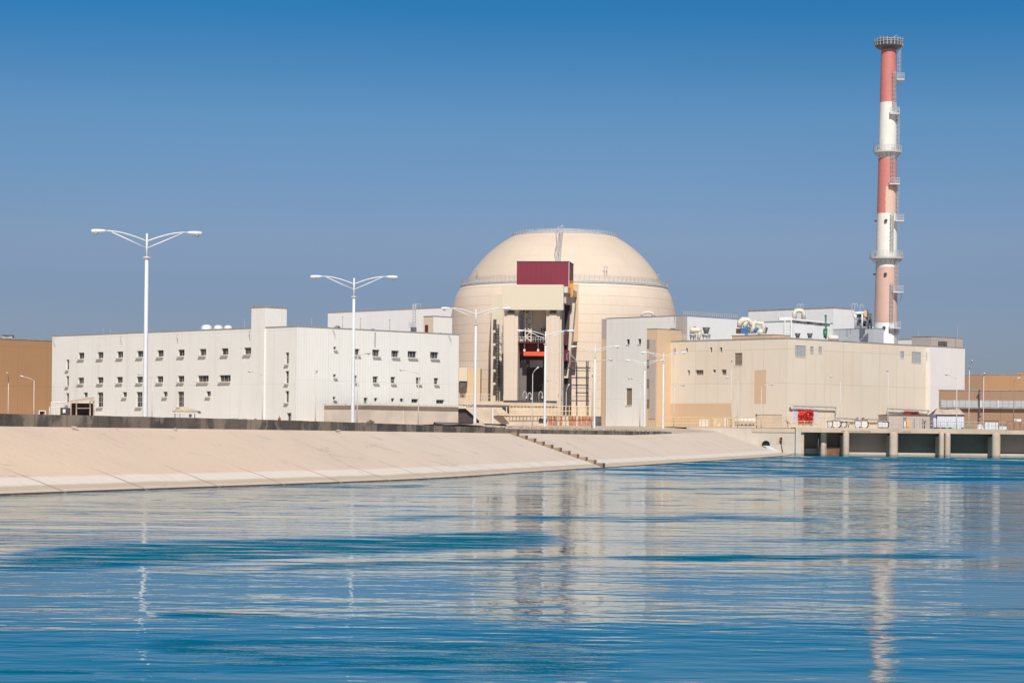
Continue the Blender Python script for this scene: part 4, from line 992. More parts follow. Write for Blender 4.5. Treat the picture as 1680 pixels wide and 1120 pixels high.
for y in (363, 450.5):
    R_ = crr(y); MB().tube([(-R_ + .3, 0, cz(y)), (-R_ - .6, 0, cz(y) + .1)], .2, 8).build('sample_port', M['dark'], CH)
# guard post left of the stack
m = MB(); a = P(1431, 536, 572) - c0; m.box(-.35 + a.x, .35 + a.x, a.y, a.y + .6, 0, a.z); m.build('side_column', M['white_paint'], CH)

# ------------------------------------------------------------------ roof plant
def roofz(B): return B.z
def mkT(name, label, cat, p, group=None, rz=0): return thing(name, label, cat, p, rz, group)
# funnels
def funnel(x, y0, y1, w, d, label, full=False, w2=None):
    base = P(x, y1, d); s_ = d / F; h = (y1 - y0) * s_; r = w * s_ / 2
    T = mkT('roof_cowl', label, 'roof vent', base, 'dark roof cowls on the beige building')
    MB().lathe([(r * .55, h * .45), (r * .6, h * .6), (r * 1.0, h), (r * .9, h), (r * .5, h * .62), (0.01, h * .6)], 20).build('funnel', M['dark_steel'], T, smooth=True)
    MB().lathe([(r * .3, h * .2), (r * 1.05, h * .25), (r * 1.15, h * .36), (r * .9, h * .46), (.01, h * .5)], 20).build('hood', M['grey_metal'], T, smooth=True)
    m = MB()
    for k in range(5): w_ = 2 * math.pi * k / 5; m.tube([(r * .8 * math.cos(w_), r * .8 * math.sin(w_), 0), (r * .8 * math.cos(w_), r * .8 * math.sin(w_), h * .3)], .12, 5)
    m.build('leg', M['grey_metal'], T); return T
funnel(1136.5, 536, 557, 10, 535, 'dark funnel cowl on legs half hidden by the fat cream duct')
funnel(1158.5, 537, 556.5, 13, 533, 'largest dark funnel cowl, just right of the fat cream duct')
funnel(1308.5, 546.5, 561, 10, 520, 'dark funnel cowl right of the white roof frame')
funnel(1328.5, 546.5, 562, 10, 522, 'dark funnel cowl midway between the roof frame and green pipe')
def ductp(pts, r, name, label, cat, mat='duct', par=None, part='pipe'):
    o = Vector(pts[0]); T = par or mkT(name, label, cat, o)
    if par: o = Vector(par.location)
    MB().tube([Vector(p) - o for p in pts], r, 14).build(part, M[mat], T, smooth=True); return T
T = ductp([P(1132, 541, 532), P(1139, 541.5, 532), P(1147, 541.5, 532), P(1149.5, 543.5, 532)], [.85, .62, .6, .5], 'roof_duct', 'fat cream horn duct lying between two dark funnels', 'duct')
ductp([P(1149, 541, 532), P(1147.5, 548, 532), P(1146, 557, 532)], [.5, .42, .4], '', '', '', par=T)
T = ductp([P(1052, 519, 574), P(1055, 513.2, 574), P(1059, 512.5, 574), P(1066, 512.5, 574), P(1070, 513.5, 574), P(1073, 519, 574)], .35, 'roof_duct', 'small cream arch duct on the white block roof before the dome', 'duct')
# cyclone machinery
MT = block('roof_plinth', 'low cream plinth carrying the blue filter machinery', 'plinth', 1268, 548.8, 528, 1201, 0, M['peach'], Blen=6, cop=.15)
FM = mkT('filter_plant', 'blue filter machine with fat cream bent ducts on the roof', 'machinery', P(1240, 547, 525)); o_ = Vector(FM.location)
D = 525
def tp(lst, r, mat='duct', name='duct', par=FM, o=None):
    oo = o_ if o is None else o
    MB().tube([P(x, y, D) - oo for x, y in lst], r, 12).build(name, M[mat], par, smooth=True)
tp([(1213, 537), (1214, 528), (1219, 525), (1226, 524.5), (1231, 527), (1233, 535)], [.5, .68, .74, .62, .55, .4])
tp([(1222, 537), (1222, 531), (1226, 528)], .5)
tp([(1232, 545), (1236, 537), (1237, 530), (1241, 527)], .5)
tp([(1238, 530), (1245, 530), (1251, 530), (1252.5, 533), (1252.5, 547)], [.35, .35, .45, .5, .5])
tp([(1237, 545), (1243, 538)], .4, 'blue', 'chute')
tp([(1243, 546), (1249, 543), (1250, 547)], .6)
m = MB(); a = P(1214.5, 538, D) - o_; b = P(1226.5, 547, D) - o_; m.box(a.x, b.x, -.8, 1, b.z, a.z); m.build('casing', M['blue'], FM)
m = MB(); a = P(1208, 539, D) - o_; b = P(1213.5, 547, D) - o_; m.box(a.x, b.x, -.8, .6, b.z, a.z); m.build('fan_casing', M['dark_red'], FM)
m = MB()
for x in (1227.5, 1230, 1233, 1235.5): m.tube([P(x, 536, D) - o_, P(x, 547, D) - o_], .12, 5)
for y in (538, 542): m.tube([P(1227, y, D) - o_, P(1237, y, D) - o_], .12, 5)
m.tube([P(1258, 537, D) - o_, P(1255, 547, D) - o_], .3, 5)
m.build('stand', M['dark_steel'], FM)
# lattice + machine on stub
LT = mkT('lattice_rack', 'cream steel lattice rack on the roof above the stair block', 'rack', P(1078, 556, 530)); o_ = Vector(LT.location); m = MB(); D = 530
for x in (1078, 1083, 1088, 1092.5): m.tube([P(x, 540.5, D) - o_, P(x, 556, D) - o_], .1, 5)
for y in (541, 548, 555): m.tube([P(1078, y, D) - o_, P(1092.5, y, D) - o_], .09, 5)
for x in (1078, 1083, 1088): m.tube([P(x, 555, D) - o_, P(x + 5, 541, D) - o_], .07, 5); m.tube([P(x, 541, D) - o_, P(x + 5, 549, D) - o_], .07, 5)
m.build('lattice', M['duct'], LT)
DM = mkT('roof_pump', 'dark tangled pump machine on the roof beside the grey corner panel', 'machinery', P(1103.5, 556, 531)); o_ = Vector(DM.location); D = 531
m = MB()
for (x0, x1, y0, y1) in ((1100, 1108, 538.5, 541), (1101.5, 1104, 541, 553), (1104.5, 1108, 543, 547)): a = P(x0, y0, D) - o_; b = P(x1, y1, D) - o_; m.box(a.x, b.x, -.5, .5, b.z, a.z)
m.build('body', M['dark_steel'], DM)
m = MB(); m.tube([P(1106, 538, D) - o_, P(1105.5, 533, D) - o_, P(1107.5, 531, D) - o_], .12, 6)
for x in (1101, 1104, 1107): m.tube([P(x, 541, D) - o_, P(x, 556, D) - o_], .1, 5)
m.build('pipework', M['galv'], DM)
RR = fence([P(1093, 558.5, 529), P(1128, 557.5, 527)], 1.2, 14, M['duct'], 'railing', 'low cream railing on the beige roof edge beside the pump', (.5, 1), .05)
# big arch duct + walkway frame
AR = mkT('arch_duct', 'cream square arch duct crossing the white hall roof edge', 'duct', P(1311, 524, 550)); o_ = Vector(AR.location); D = 550
tp([(1303.5, 525), (1303.5, 513), (1306, 509.8), (1311, 509.3), (1315.5, 509.8), (1318.3, 513), (1318.3, 523)], .52, 'duct', 'duct', AR)
for i, (x, y) in enumerate(((1308, 507), (1313, 507), (1397.5, 506), (1402, 506), (1411, 507.5))):
    D = 560; T = mkT('vent_hoop', ['thin white hoop vent left above the arch duct', 'thin white hoop vent right above the arch duct', 'thin white hoop vent leftmost by the steel tower', 'thin white hoop vent second by the steel tower', 'thin white hoop vent rightmost by the steel tower'][i], 'vent pipe', P(x, y, D), 'thin hoop vents on the white hall roof')
    MB().tube([(0, 0, -1), (0, 0, .8)] + [(.35 - .35 * math.cos(w), 0, .8 + .35 * math.sin(w)) for w in [math.pi * j / 6 for j in range(1, 7)]] + [(.7, 0, .4)], .07, 6).build('pipe', M['galv'], T)
WK = mkT('roof_walkway', 'long white roof walkway on a ladder frame with cable tray', 'walkway', P(1290, 553, 540)); o_ = Vector(WK.location); D = 540
m = MB()
for (x0, x1, y0, y1) in ((1278, 1300, 520.3, 525.5), (1286.5, 1288, 525.5, 553), (1297, 1298.5, 525.5, 553)): a = P(x0, y0, D) - o_; b = P(x1, y1, D) - o_; m.box(a.x, b.x, -.4, .6, b.z, a.z)
for y in (533, 540, 545): m.tube([P(1287, y, D) - o_, P(1298, y, D) - o_], .1, 5)
m.tube([P(1298, 545, D) - o_, P(1287, 553, D) - o_], .1, 5)
m.build('frame', M['white_paint'], WK)
m = MB(); a = P(1300, 524.3, D) - o_; b = P(1361, 530.5, D) - o_
for dz_, w in ((0, .3), (-.9, .16)):
    m.add([a + Vector((0, -w, dz_)), b + Vector((0, -w, dz_)), b + Vector((0, w, dz_)), a + Vector((0, w, dz_)), a + Vector((0, -w, dz_ + .25)), b + Vector((0, -w, dz_ + .25)), b + Vector((0, w, dz_ + .25)), a + Vector((0, w, dz_ + .25))],
          [(0, 1, 5, 4), (3, 2, 1, 0), (4, 5, 6, 7), (1, 2, 6, 5), (2, 3, 7, 6), (3, 0, 4, 7)])
m.build('tray', M['white_paint'], WK)
m = MB()
for k in range(14):
    c = a.lerp(b, (k + random.random() * .6) / 14); m.cbox(c + Vector((0, -.2, -.6)), random.uniform(.4, 1.4), .3, random.uniform(.2, .5))
m.build('cable_bundle', M['dark_steel'], WK)
GP = mkT('green_valve_pipe', 'tall dark green pipe with valve on the beige roof', 'pipe', P(1354.5, 556, 518)); o_ = Vector(GP.location); D = 518
tp([(1354.8, 556), (1354.8, 519)], .2, 'green', 'pipe', GP); tp([(1353, 518.5), (1356.5, 517)], .18, 'green', 'pipe_head', GP)
tp([(1353.8, 554), (1353.8, 542)], [.35, .5], 'green', 'valve', GP); tp([(1351, 540.5), (1357.5, 540.5)], .22, 'green', 'valve', GP); tp([(1351.8, 548), (1357, 546)], .25, 'green', 'valve', GP)
TK = mkT('roof_tank', 'short cream horizontal tank on the beige roof beside the green pipe', 'tank', P(1362, 555, 514)); o_ = Vector(TK.location); D = 514
tp([(1358.5, 553.5), (1359.5, 553.5), (1374, 554.5), (1375.2, 554.5)], [.5, .62, .62, .5], 'duct', 'tank', TK)
tp([(1361, 551), (1361, 549.5)], .4, 'duct', 'manhole', TK)
SF = mkT('steel_tower', 'cream and dark steel lattice tower left of the striped stack', 'frame', P(1410, 539, 556)); o_ = Vector(SF.location); D = 556
for x, mt in ((1404, 'sill'), (1414.5, 'white_paint'), (1424.5, 'dark_steel'), (1429.5, 'dark_steel')): tp([(x, 512 if x < 1420 else 515), (x, 539)], .2, mt, 'upright', SF)
tp([(1399.5, 514), (1417, 513)], .35, 'white_paint', 'beam', SF); tp([(1400, 514), (1404, 524)], .3, 'sill', 'beam', SF); tp([(1424, 515), (1430, 515)], .15, 'dark_steel', 'beam', SF)
m = MB()
for x0, x1, ya, yb_ in ((1404, 1414, 515, 526), (1404, 1414, 527, 538), (1414, 1404, 518, 530), (1415, 1424, 516, 526), (1415, 1424, 526, 536), (1424, 1430, 517, 527), (1424, 1430, 527, 537), (1430, 1424, 517, 527), (1430, 1424, 527, 537)): m.tube([P(x0, ya, D) - o_, P(x1, yb_, D) - o_], .12, 5)
for k in range(10): x = random.uniform(1405, 1428); y = random.uniform(520, 536); m.cbox(P(x, y, D + 1) - o_, random.uniform(.4, 1.5), .5, random.uniform(.3, 1.2))
m.build('brace', M['dark_steel'], SF)
a = P(1417, 509, 558) - o_; b = P(1422.5, 524, 558) - o_; MB().box(a.x, b.x, 2, 4, b.z, a.z).build('panel', M['yellow'] if False else M['peach'], SF)
a = P(1422.5, 508, 558) - o_; b = P(1424.5, 520, 558) - o_; MB().box(a.x, b.x, 1.8, 4, b.z, a.z).build('panel', M['dark_steel'], SF)
# mushroom tanks on L roof
m0 = None
for i, (x, r, lab) in enumerate(((339, 9.5, 'largest white domed roof tank, leftmost of the row on the office block'), (358, 8, 'middle white domed roof tank on the office block'), (374, 7, 'smallest white domed roof tank, nearest the stair tower'))):
    D = 428 - i * 3; T = mkT('domed_tank', lab, 'tank', P(x, 543 - i * .6, D), 'domed tanks on the office block roof'); R_ = r * D / F
    MB().lathe([(R_, -.6), (R_, .25), (R_ * .9, .6 * R_ + .2), (R_ * .6, .85 * R_ + .2), (.01, R_ * .95 + .2)], 24).build('tank', M['white_paint'], T, smooth=True)
    MB().lathe([(R_ * 1.02, .1), (R_ * 1.06, .1), (R_ * 1.06, .25), (R_ * 1.02, .25)], 24).build('band', M['grey_metal'], T)
acs = [(145, 549.5, 447, 3, 'small grey rooftop box leftmost on the office block'), (279, 542, 433, 3.2, 'small grey rooftop box above the sixth upper window'), (553.5, 537.5, 412, 7, 'dark rooftop fan box beside the white hall corner'), (596, 540.2, 420, 4, 'brownish rooftop box left of two near the office block edge'), (611.5, 540.8, 422, 5, 'dark grey rooftop box right of two near the office block edge'), (757 - 34, 546.4, 426, 4, 'small dark rooftop vent by the beige stair block')]
for x, y, d, w, lab in acs:
    T = mkT('air_conditioner', lab, 'air conditioner', P(x, y + 3, d), 'air conditioning boxes on the office block roof', TH); s_ = w * d / F
    MB().box(-s_ / 2, s_ / 2, -s_ / 2, s_ / 2, -.2, s_ * .8).build('casing', M['grey_metal'], T)
    MB().lathe([(s_ * .36, s_ * .8), (s_ * .38, s_ * .9), (s_ * .3, s_ * .9), (.01, s_ * .84)], 14).build('fan', M['dark_steel'], T)
    MB().box(-s_ * .4, s_ * .4, -s_ / 2 - .03, -s_ / 2, .0, s_ * .65).build('grille', M['dark_steel'], T)
masts = [(169, 547, 541, 445), (181.5, 546.5, 540, 443), (401, 539, 525, 411), (511, 537.5, 524.5, 404), (562, 538, 521, 440), (591.5, 540, 523.5, 425), (639, 542, 526, 425), (1107, 520, 512, 556), (1571, 556, 536, 580), (1506.5, 555, 546, 580)]
names_ = ['short white roof mast, left one of a pair on the office block', 'short white roof mast, right one of a pair on the office block', 'thin white roof mast just left of the stair tower', 'thin white roof mast right of the stair tower', 'thin roof mast before the white hall, leftmost of three', 'thin roof mast before the white hall, middle of three', 'thin roof mast before the white hall, rightmost of three', 'tiny roof mast on the white block beside the dome', 'thin tall antenna on the grey penthouse at right', 'tiny antenna on the white roof right of the stack']
for (x, y0, y1, d), lab in zip(masts, names_):
    T = mkT('roof_mast', lab, 'mast', P(x, y0 + 4, d), 'thin masts on the roofs'); h = (y0 + 4 - y1) * d / F
    MB().tube([(0, 0, 0), (0, 0, h)], [.07, .05], 6).build('pole', M['grey_metal'], T); MB().lathe([(.01, h), (.13, h + .05), (.13, h + .2), (.01, h + .25)], 8).build('tip', M['grey_metal'], T)
# tall lattice ladder pole at x=680
LP = mkT('lattice_pole', 'pale steel ladder pole with platform before the white hall', 'mast', P(679, 546, 500)); o_ = Vector(LP.location); D = 500; m = MB()
for x in (677.5, 681.5): m.tube([P(x, 499, D) - o_, P(x, 546, D) - o_], .12, 5)
for k in range(10): y = 500 + k * 4.5; m.tube([P(677.5, y, D) - o_, P(681.5, y + 2.2, D) - o_], .07, 4)
m.build('mast', M['galv'], LP); m = MB(); a = P(672, 530, D) - o_; b = P(681, 537, D) - o_
for x in (671, 675, 679, 682): m.tube([P(x, 529, D) - o_, P(x, 536, D) - o_], .06, 4)
for y in (529, 532.5, 536): m.tube([P(671, y, D) - o_, P(682, y, D) - o_], .06, 4)
for x in (678, 684, 690): m.tube([P(x, 498, D) - o_, P(x, 504, D) - o_], .06, 4)
m.tube([P(678, 498, D) - o_, P(690, 499, D) - o_], .06, 4)
m.build('platform', M['galv'], LP)
a = P(674, 537, D) - o_; b = P(683, 545, D) - o_; MB().box(a.x, b.x, -1, 1, b.z, a.z).build('base_box', M['dark_steel'], LP)
T = mkT('roof_vent', 'flat dark roof vent on the brown hall at the left edge', 'roof vent', P(13, 554.5, 496)); MB().box(-1.1, 1.1, -1, 1, -.5, .35).build('base', M['grey_metal'], T); MB().lathe([(1.15, .35), (1.25, .45), (1.2, .62), (.01, .7)], 20).build('hood', M['dark_steel'], T)

# ------------------------------------------------------------------ intake structure
IN = thing('intake_structure', 'concrete water intake with rounded piers and dark bays at the water', 'intake', INT_A, math.atan2(idir.y, idir.x))
IB = Bld.__new__(Bld); IB.o = INT_A.copy(); IB.th = math.atan2(idir.y, idir.x); IB.R = Matrix.Rotation(-IB.th, 3, 'Z'); IB.root = IN; IB.z = 1.85
def ix(x, t=0.): return IB.sz(x, 720, 'B', t)[0]
ZT, ZL = 1.86, 1.12
m = MB(); m.box(ix(1314.5), 300, .0, 6, ZL, ZT); m.build('deck_beam', M['concrete'], IN)
m = MB(); m.box(ix(1305), 300, .4, 9, ZT, ZT + .12); m.build('deck_slab', M['concrete'], IN)
m = MB(); m.box(-3, ix(1304.4), .35, 4, -5, 1.72); m.build('abutment', M['concrete_light'], IN)
m = MB(); m.box(ix(1233.5), ix(1304), .20, .36, 1.05, 1.74); m.build('repair_patch', M['concrete'], IN)
m = MB(); m.box(ix(1305.3), ix(1314.3), .0, 3.8, -5, ZT); m.build('pilaster', M['concrete_light'], IN)
m = MB(); m.box(ix(1314.5), ix(1319.5), .5, 3.8, -5, ZL); m.build('pilaster', M['concrete'], IN)
def pier(x0, x1, rt=True, zt=None):
    a, b = ix(x0), ix(x1); w = b - a; zt = ZL + .30 if zt is None else zt; m = MB(); n = 10
    # rounded upstream nose with an arched top
    prof_ = [(-.5 + i / n) for i in range(n + 1)]
    pts = [(a + w / 2 + q * w, -.35 - .55 * math.sqrt(max(0, 1 - (2 * q) ** 2)) * .9) for q in prof_]
    zs_ = [-5, zt - .75, zt - .35, zt - .1, zt]; sh = [1, 1, .9, .68, .3]
    for z, k in zip(zs_, sh):
        for (px_, py_) in pts: m.v.append((a + w / 2 + (px_ - a - w / 2) * k, .2 + (py_ - .2) * (k * .6 + .4), z))
    for i in range(len(zs_) - 1):
        for j in range(n): m.f.append((i * (n + 1) + j, i * (n + 1) + j + 1, (i + 1) * (n + 1) + j + 1, (i + 1) * (n + 1) + j))
    m.f.append(tuple(4 * (n + 1) + j for j in range(n + 1)))
    m.box(a, b, -.33, 8, -5, min(ZL - .003, zt - .75))
    m.build('pier', M['concrete'], IN, smooth=False)
for x0, x1 in ((1382.5, 1393), (1459, 1472.8), (1540, 1548.6), (1549.6, 1559), (1627, 1640.8)): pier(x0, x1)
s_pitch = ix(1715) - ix(1633)
pier(1346, 1354.8, zt=-.7)
for k in range(1, 4):
    a = ix(1633.5) + 8.6 * k; 
    m = MB(); m.box(a - .7, a + .7, -.4, 8, -5, ZL - .003); m.build('pier', M['concrete'], IN)
m = MB(); m.box(ix(1347, 2), ix(1355.8, 2), 2, 6, -5, ZL); m.build('inner_pier', M['concrete'], IN)
bays = [(1319.5, 1346, 6.5, 'concrete_shaded'), (1355.5, 1382.5, 6.5, 'concrete_shaded'), (1393, 1459, 3.7, 'concrete_shaded'), (1472.8, 1540, 3.7, 'green_shaded'), (1559, 1627, 3.9, 'green_shaded'), (1640.8, 1760, 3.9, 'concrete_shaded')]
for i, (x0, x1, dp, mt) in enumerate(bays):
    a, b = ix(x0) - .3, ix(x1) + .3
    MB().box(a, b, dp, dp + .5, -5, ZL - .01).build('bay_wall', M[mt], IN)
    # low ledge
    MB().box(a, b, dp - 1.1, dp, -5, -2.35 if i > 1 else -1.75).build('ledge', M['concrete_light'], IN)
m = MB(); x0 = ix(1356.5, 3); x1 = ix(1379, 3)
for k in range(13): x = x0 + (x1 - x0) * k / 12; m.box(x - .045, x + .045, 3.0, 3.1, -4, -1.55)
m.box(x0, x1, 2.95, 3.0, -1.7, -1.5); m.build('trash_screen', M['rust'], IN)
# broken edge chips of the deck (undercut shade painted as flat dark patches)
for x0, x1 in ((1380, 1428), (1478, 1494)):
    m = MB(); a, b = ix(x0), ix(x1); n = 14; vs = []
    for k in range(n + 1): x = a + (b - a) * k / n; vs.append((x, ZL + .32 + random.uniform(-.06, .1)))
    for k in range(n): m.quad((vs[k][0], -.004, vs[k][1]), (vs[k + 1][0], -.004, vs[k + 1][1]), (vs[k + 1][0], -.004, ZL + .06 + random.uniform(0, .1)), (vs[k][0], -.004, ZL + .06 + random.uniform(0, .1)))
    m.build('spalled_patch', M['concrete_shaded'], IN)
# outfall pipe on abutment
def outl(x, y, r_px, label, mat='black'):
    a, z = IB.sz(x, y, 'B', .35); r = r_px * 440 / F; p = INT_A + Matrix.Rotation(IB.th, 3, 'Z') @ Vector((a, .35, z)); T = thing('outfall_pipe', label, 'pipe', p, IB.th)
    m = MB(); n = 20
    for k in range(n):
        w0, w1 = 2 * math.pi * k / n, 2 * math.pi * (k + 1) / n
        for (ra, ya, rb, yb_) in ((r, .1, r, -.8), (r, -.8, r * .85, -.8), (r * .85, -.8, r * .85, .1)):
            m.quad((ra * math.cos(w0), ya, ra * math.sin(w0)), (ra * math.cos(w1), ya, ra * math.sin(w1)), (rb * math.cos(w1), yb_, rb * math.sin(w1)), (rb * math.cos(w0), yb_, rb * math.sin(w0)))
    m.build('pipe', M['concrete_light'], T)
    MB().tube([(0, .05, 0), (0, -.15, 0)], r * .84, 18).build('opening', M[mat], T)  # black plug stands in for the dark inside of the pipe
    return T, r
T, r = outl(1256, 729, 7.5, 'round outfall pipe spilling pale water on the intake abutment')
m = MB(); pts = [(0, -.3, -r * .25), (.5, -1.0, -r * .5), (1.0, -2.0, -r * .5 - .45), (1.6, -3.0, -r * .5 - 1.0)]
for (p0, p1) in zip(pts, pts[1:]): m.quad((p0[0] - .55, p0[1], p0[2]), (p0[0] + .55, p0[1], p0[2] + .03), (p1[0] + .6, p1[1], p1[2] + .03), (p1[0] - .6, p1[1], p1[2]))
m.build('spilling_water', M['box_white'], T)
T, r = outl(1281, 719, 2.3, 'small black drain outlet with a dark drip stain on abutment')
m = MB(); m.tube([(0, -.25, 0), (.1, -.12, -1.2), (.35, -.1, -2.6)], [.14, .06, .09], 6); m.build('drip', M['black'], T)
MB().box(-.75, .75, -.03, .01, -1.0, .75).build('patch_plate', M['concrete'], T)
# foam where the bay meets the water
def foam(x0, x1, y0, y1, n, name):
    m = MB()
    for k in range(n):
        x = random.uniform(x0, x1); y = y0 + (y1 - y0) * (x - x0) / (x1 - x0) + random.uniform(-.5, .5); c = onz(x, y, WZ + .012)
        w = random.uniform(.3, 1.4); h = random.uniform(.12, .5); nn = 9; m.add([(c.x + w * math.cos(2 * math.pi * j / nn) * random.uniform(.6, 1.2), c.y + h * math.sin(2 * math.pi * j / nn) * random.uniform(.6, 1.2) * 3, c.z + .001 * k) for j in range(nn)], [tuple(range(nn))])
    m.build('water_foam', M['foam'], None, kind='stuff', label=name, category='foam')
foam(1286, 1330, 747.5, 749.5, 40, 'white foam beside the end of the sandy bank')
foam(1570, 1700, 752.8, 755.5, 40, 'thin white foam line in front of the right intake bays')
foam(1420, 1440, 751.5, 752, 8, 'small foam flecks before the middle intake bay')

# ------------------------------------------------------------------ deck furniture
def dk(x, t=1.0, z=None):        # a point on the deck
    a = IB.sz(x, 704, 'B', t)[0]; p = INT_A + Matrix.Rotation(IB.th, 3, 'Z') @ Vector((a, t, 0)); p.z = ZT + .12 if z is None else z; return p
fence([dk(1441, .7), dk(1690, .7)], 1.25, 22, M['grey_metal'], 'railing', 'thin grey deck railing above the right intake bays', (.5, 1.), .045)
fence([dk(1240, .7, 1.74), dk(1440, .7)], 1.25, 15, M['railing'], 'railing', 'thin tan deck railing above the left intake bays and abutment', (.5, 1.), .045)
fence([P(1088, 699, 440), P(1160, 700, 440), P(1240, 701, 439)], 1.7, 24, M['railing'], 'railing', 'crowded tan steel railing before the beige building, left of the abutment', (.35, .65, 1.), .06)
fence([P(1120, 698, 452), P(1180, 699, 452), P(1262, 697, 452)], 1.6, 20, M['railing'], 'railing', 'second tan railing just behind the crowded one', (.3, .6, 1.), .06)
T = mkT('storage_crate_stack', 'pale boards leaning inside the tan railings', 'boards', P(1170, 699, 446)); MB().box(0, 1.6, 0, .15, 0, 1.4).build('board', M['sheet'], T); MB().box(2, 2.7, 0, .12, 0, 1.5).build('board', M['frame'], T); MB().box(-2.6, -.9, .1, .2, 0, 1.3).build('board', M['duct'], T)
T = mkT('parked_tanker', 'low white tank body parked behind the tan railings', 'tank', P(1222, 690, 458)); MB().tube([(-2, 0, 0), (-1.7, 0, 0), (1.7, 0, 0), (2.1, 0, 0)], [.35, .6, .6, .4], 12).build('tank', M['white_paint'], T, smooth=True); MB().box(-1.8, 1.8, -.4, .4, -1.0, -.5).build('chassis', M['dark_steel'], T)
# concrete block house
T = mkT('concrete_block', 'plain grey concrete block behind the railing on the abutment', 'block', P(1242, 696, 462)); w = 41 * 462 / F; h = 16 * 462 / F
MB().box(0, w, 0, 3, -1, h).build('body', M['concrete'], T); MB().box(-.1, w + .1, -.1, 3.1, h, h + .12).build('cap', M['concrete'], T)
# red sheets
def hanging_red(x0, x1, y0, y1, y2, off, label, panel):
    a, z1 = NBk.sz(x0, y0, 'B', off); b, _ = NBk.sz(x1, y0, 'B', off); z0 = NBk.sz(x0, y1, 'B', off)[1]
    Rw = Matrix.Rotation(NBk.th, 3, 'Z'); p = NBk.o + Rw @ Vector((a, off, z0)); T = thing('red_tarpaulin', label, 'tarpaulin', p, NBk.th)
    m = MB(); nx, nz = 16, 14; W_, H_ = b - a, z1 - z0; rnd = [[random.uniform(-.18, .18) for _ in range(nx + 1)] for _ in range(nz + 1)]
    for j in range(nz + 1):
        for i in range(nx + 1):
            sag = -.16 * H_ * math.sin(math.pi * i / nx) * (j == nz) * .6
            m.v.append((W_ * i / nx, -.25 + rnd[j][i], H_ * j / nz + sag))
    for j in range(nz):
        for i in range(nx): m.f.append((j * (nx + 1) + i, j * (nx + 1) + i + 1, (j + 1) * (nx + 1) + i + 1, (j + 1) * (nx + 1) + i))
    m.build('cloth', M['red_cloth'], T)
    m = MB()
    for k in range(9): x = random.uniform(.1, W_ * .8); z = random.uniform(.15, .8) * H_; w = random.uniform(.15, .5); m.cbox((x + w, -.52, z), w * 1.6, .06, random.uniform(.08, .25))
    for z in (.3, .55): m.box(.1, W_ - .1, -.56, -.52, z * H_, z * H_ + .06)
    m.build('fold_shade', M['dark_red'], T)  # dark red bars painted as the shade in the cloth's folds
    if panel:
        xa, xb, ya, yb_ = panel; a2, z3 = NBk.sz(xa, ya, 'B'); b2, _ = NBk.sz(xb, ya, 'B'); z2 = NBk.sz(xa, yb_, 'B')[1]
        MB().box(a2, b2, -.05, 0, z2, z3).build('door_surround', M['light_panel'], NBk.root)
hanging_red(1308.3, 1333, 671, 692.5, 0, -.2, 'crumpled red tarpaulin hanging in the large doorway of the beige building', (1300, 1341, 667.5, 694))
hanging_red(1482, 1505.5, 674, 682, 0, -.2, 'small red tarpaulin hanging above the mauve wall', (1477, 1510, 672, 683))
# lagged steam pipes along the wall
def wallpipe(lst, label, r=.16, mat='grey_metal'):
    pts = []
    Rw = Matrix.Rotation(NBk.th, 3, 'Z')
    for x, y in lst: q = NBk.hit(x, y, 'B', -.7); pts.append(NBk.o + Rw @ q)
    o = pts[0].copy(); T = thing('wall_pipe', label, 'pipe', o); MB().tube([p - o for p in pts], r, 8).build('pipe', M[mat], T)
    m = MB()
    for a, b in zip(pts, pts[1:]):
        if abs(a.z - b.z) < .8:
            for k in range(3): c = a.lerp(b, (k + .5) / 3) - o; m.tube([c, c + (Rw @ Vector((0, .7, -.1)))], .06, 4)
    m.build('bracket', M['dark_steel'], T)
wallpipe([(1296, 665.5), (1371.3, 668), (1371.3, 685.5), (1408, 687.3), (1408, 684.5)], 'lagged pipe loop over the large red tarpaulin doorway')
wallpipe([(1418, 684.5), (1418, 687.5), (1456, 688), (1456, 670), (1527, 673.5)], 'lagged pipe running over the small red tarpaulin')
T = mkT('flood_light', 'dark wall flood light at the corner of the beige building', 'lamp', P(1296, 668, 497)); MB().tube([(0, 0, 0), (.35, -.3, -.9)], [.2, .12], 8).build('head', M['dark_steel'], T); MB().tube([(-.4, 0, .2), (.6, 0, .2)], .1, 6).build('bracket', M['galv'], T)
# mauve wall
T = mkT('low_block', 'low mauve grey blockwork store against the beige building', 'building', P(1458, 681, 500)); w = 69 * 500 / F
MB().box(0, w, 0, 14, -5, 0).build('wall', M['mauve'], T); MB().box(-.1, w + .1, -.15, 14, 0, .2).build('roof', M['dark_steel'], T)
for k in (.35, .6, .8): MB().box(w * k, w * k + .12, -.08, 0, -3, -.6).build('drain_pipe', M['dark_steel'], T)
# pumps / cabinets
def pump(x, label, d=446, w=1.3, h=1.5, kind=0):
    p = P(x, 700, d); p.z = 1.95; T = thing('pump_unit', label, 'pump', p, .2 * kind - .2, 'pump units along the intake deck')
    MB().box(-w / 2, w / 2, -.4, .4, .35, h * .8).build('casing', M['white_paint'] if kind % 2 == 0 else M['box_white'], T)
    MB().tube([(-w * .62, 0, h * .85), (w * .55, 0, h * .85)], .2, 10).build('motor', M['dark_steel'], T, smooth=True)
    m = MB(); m.box(-w / 2 - .1, w / 2 + .1, -.45, .45, 0, .1); m.box(-w * .45, -w * .3, -.3, .3, .1, .35); m.box(w * .3, w * .45, -.3, .3, .1, .35); m.build('base_frame', M['dark_steel'], T)
    MB().tube([(w * .5, -.2, .2), (w * .72, -.25, .7), (w * .72, -.25, 1.2), (w * .4, -.2, 1.4)], .09, 8).build('hose', M['black'], T)
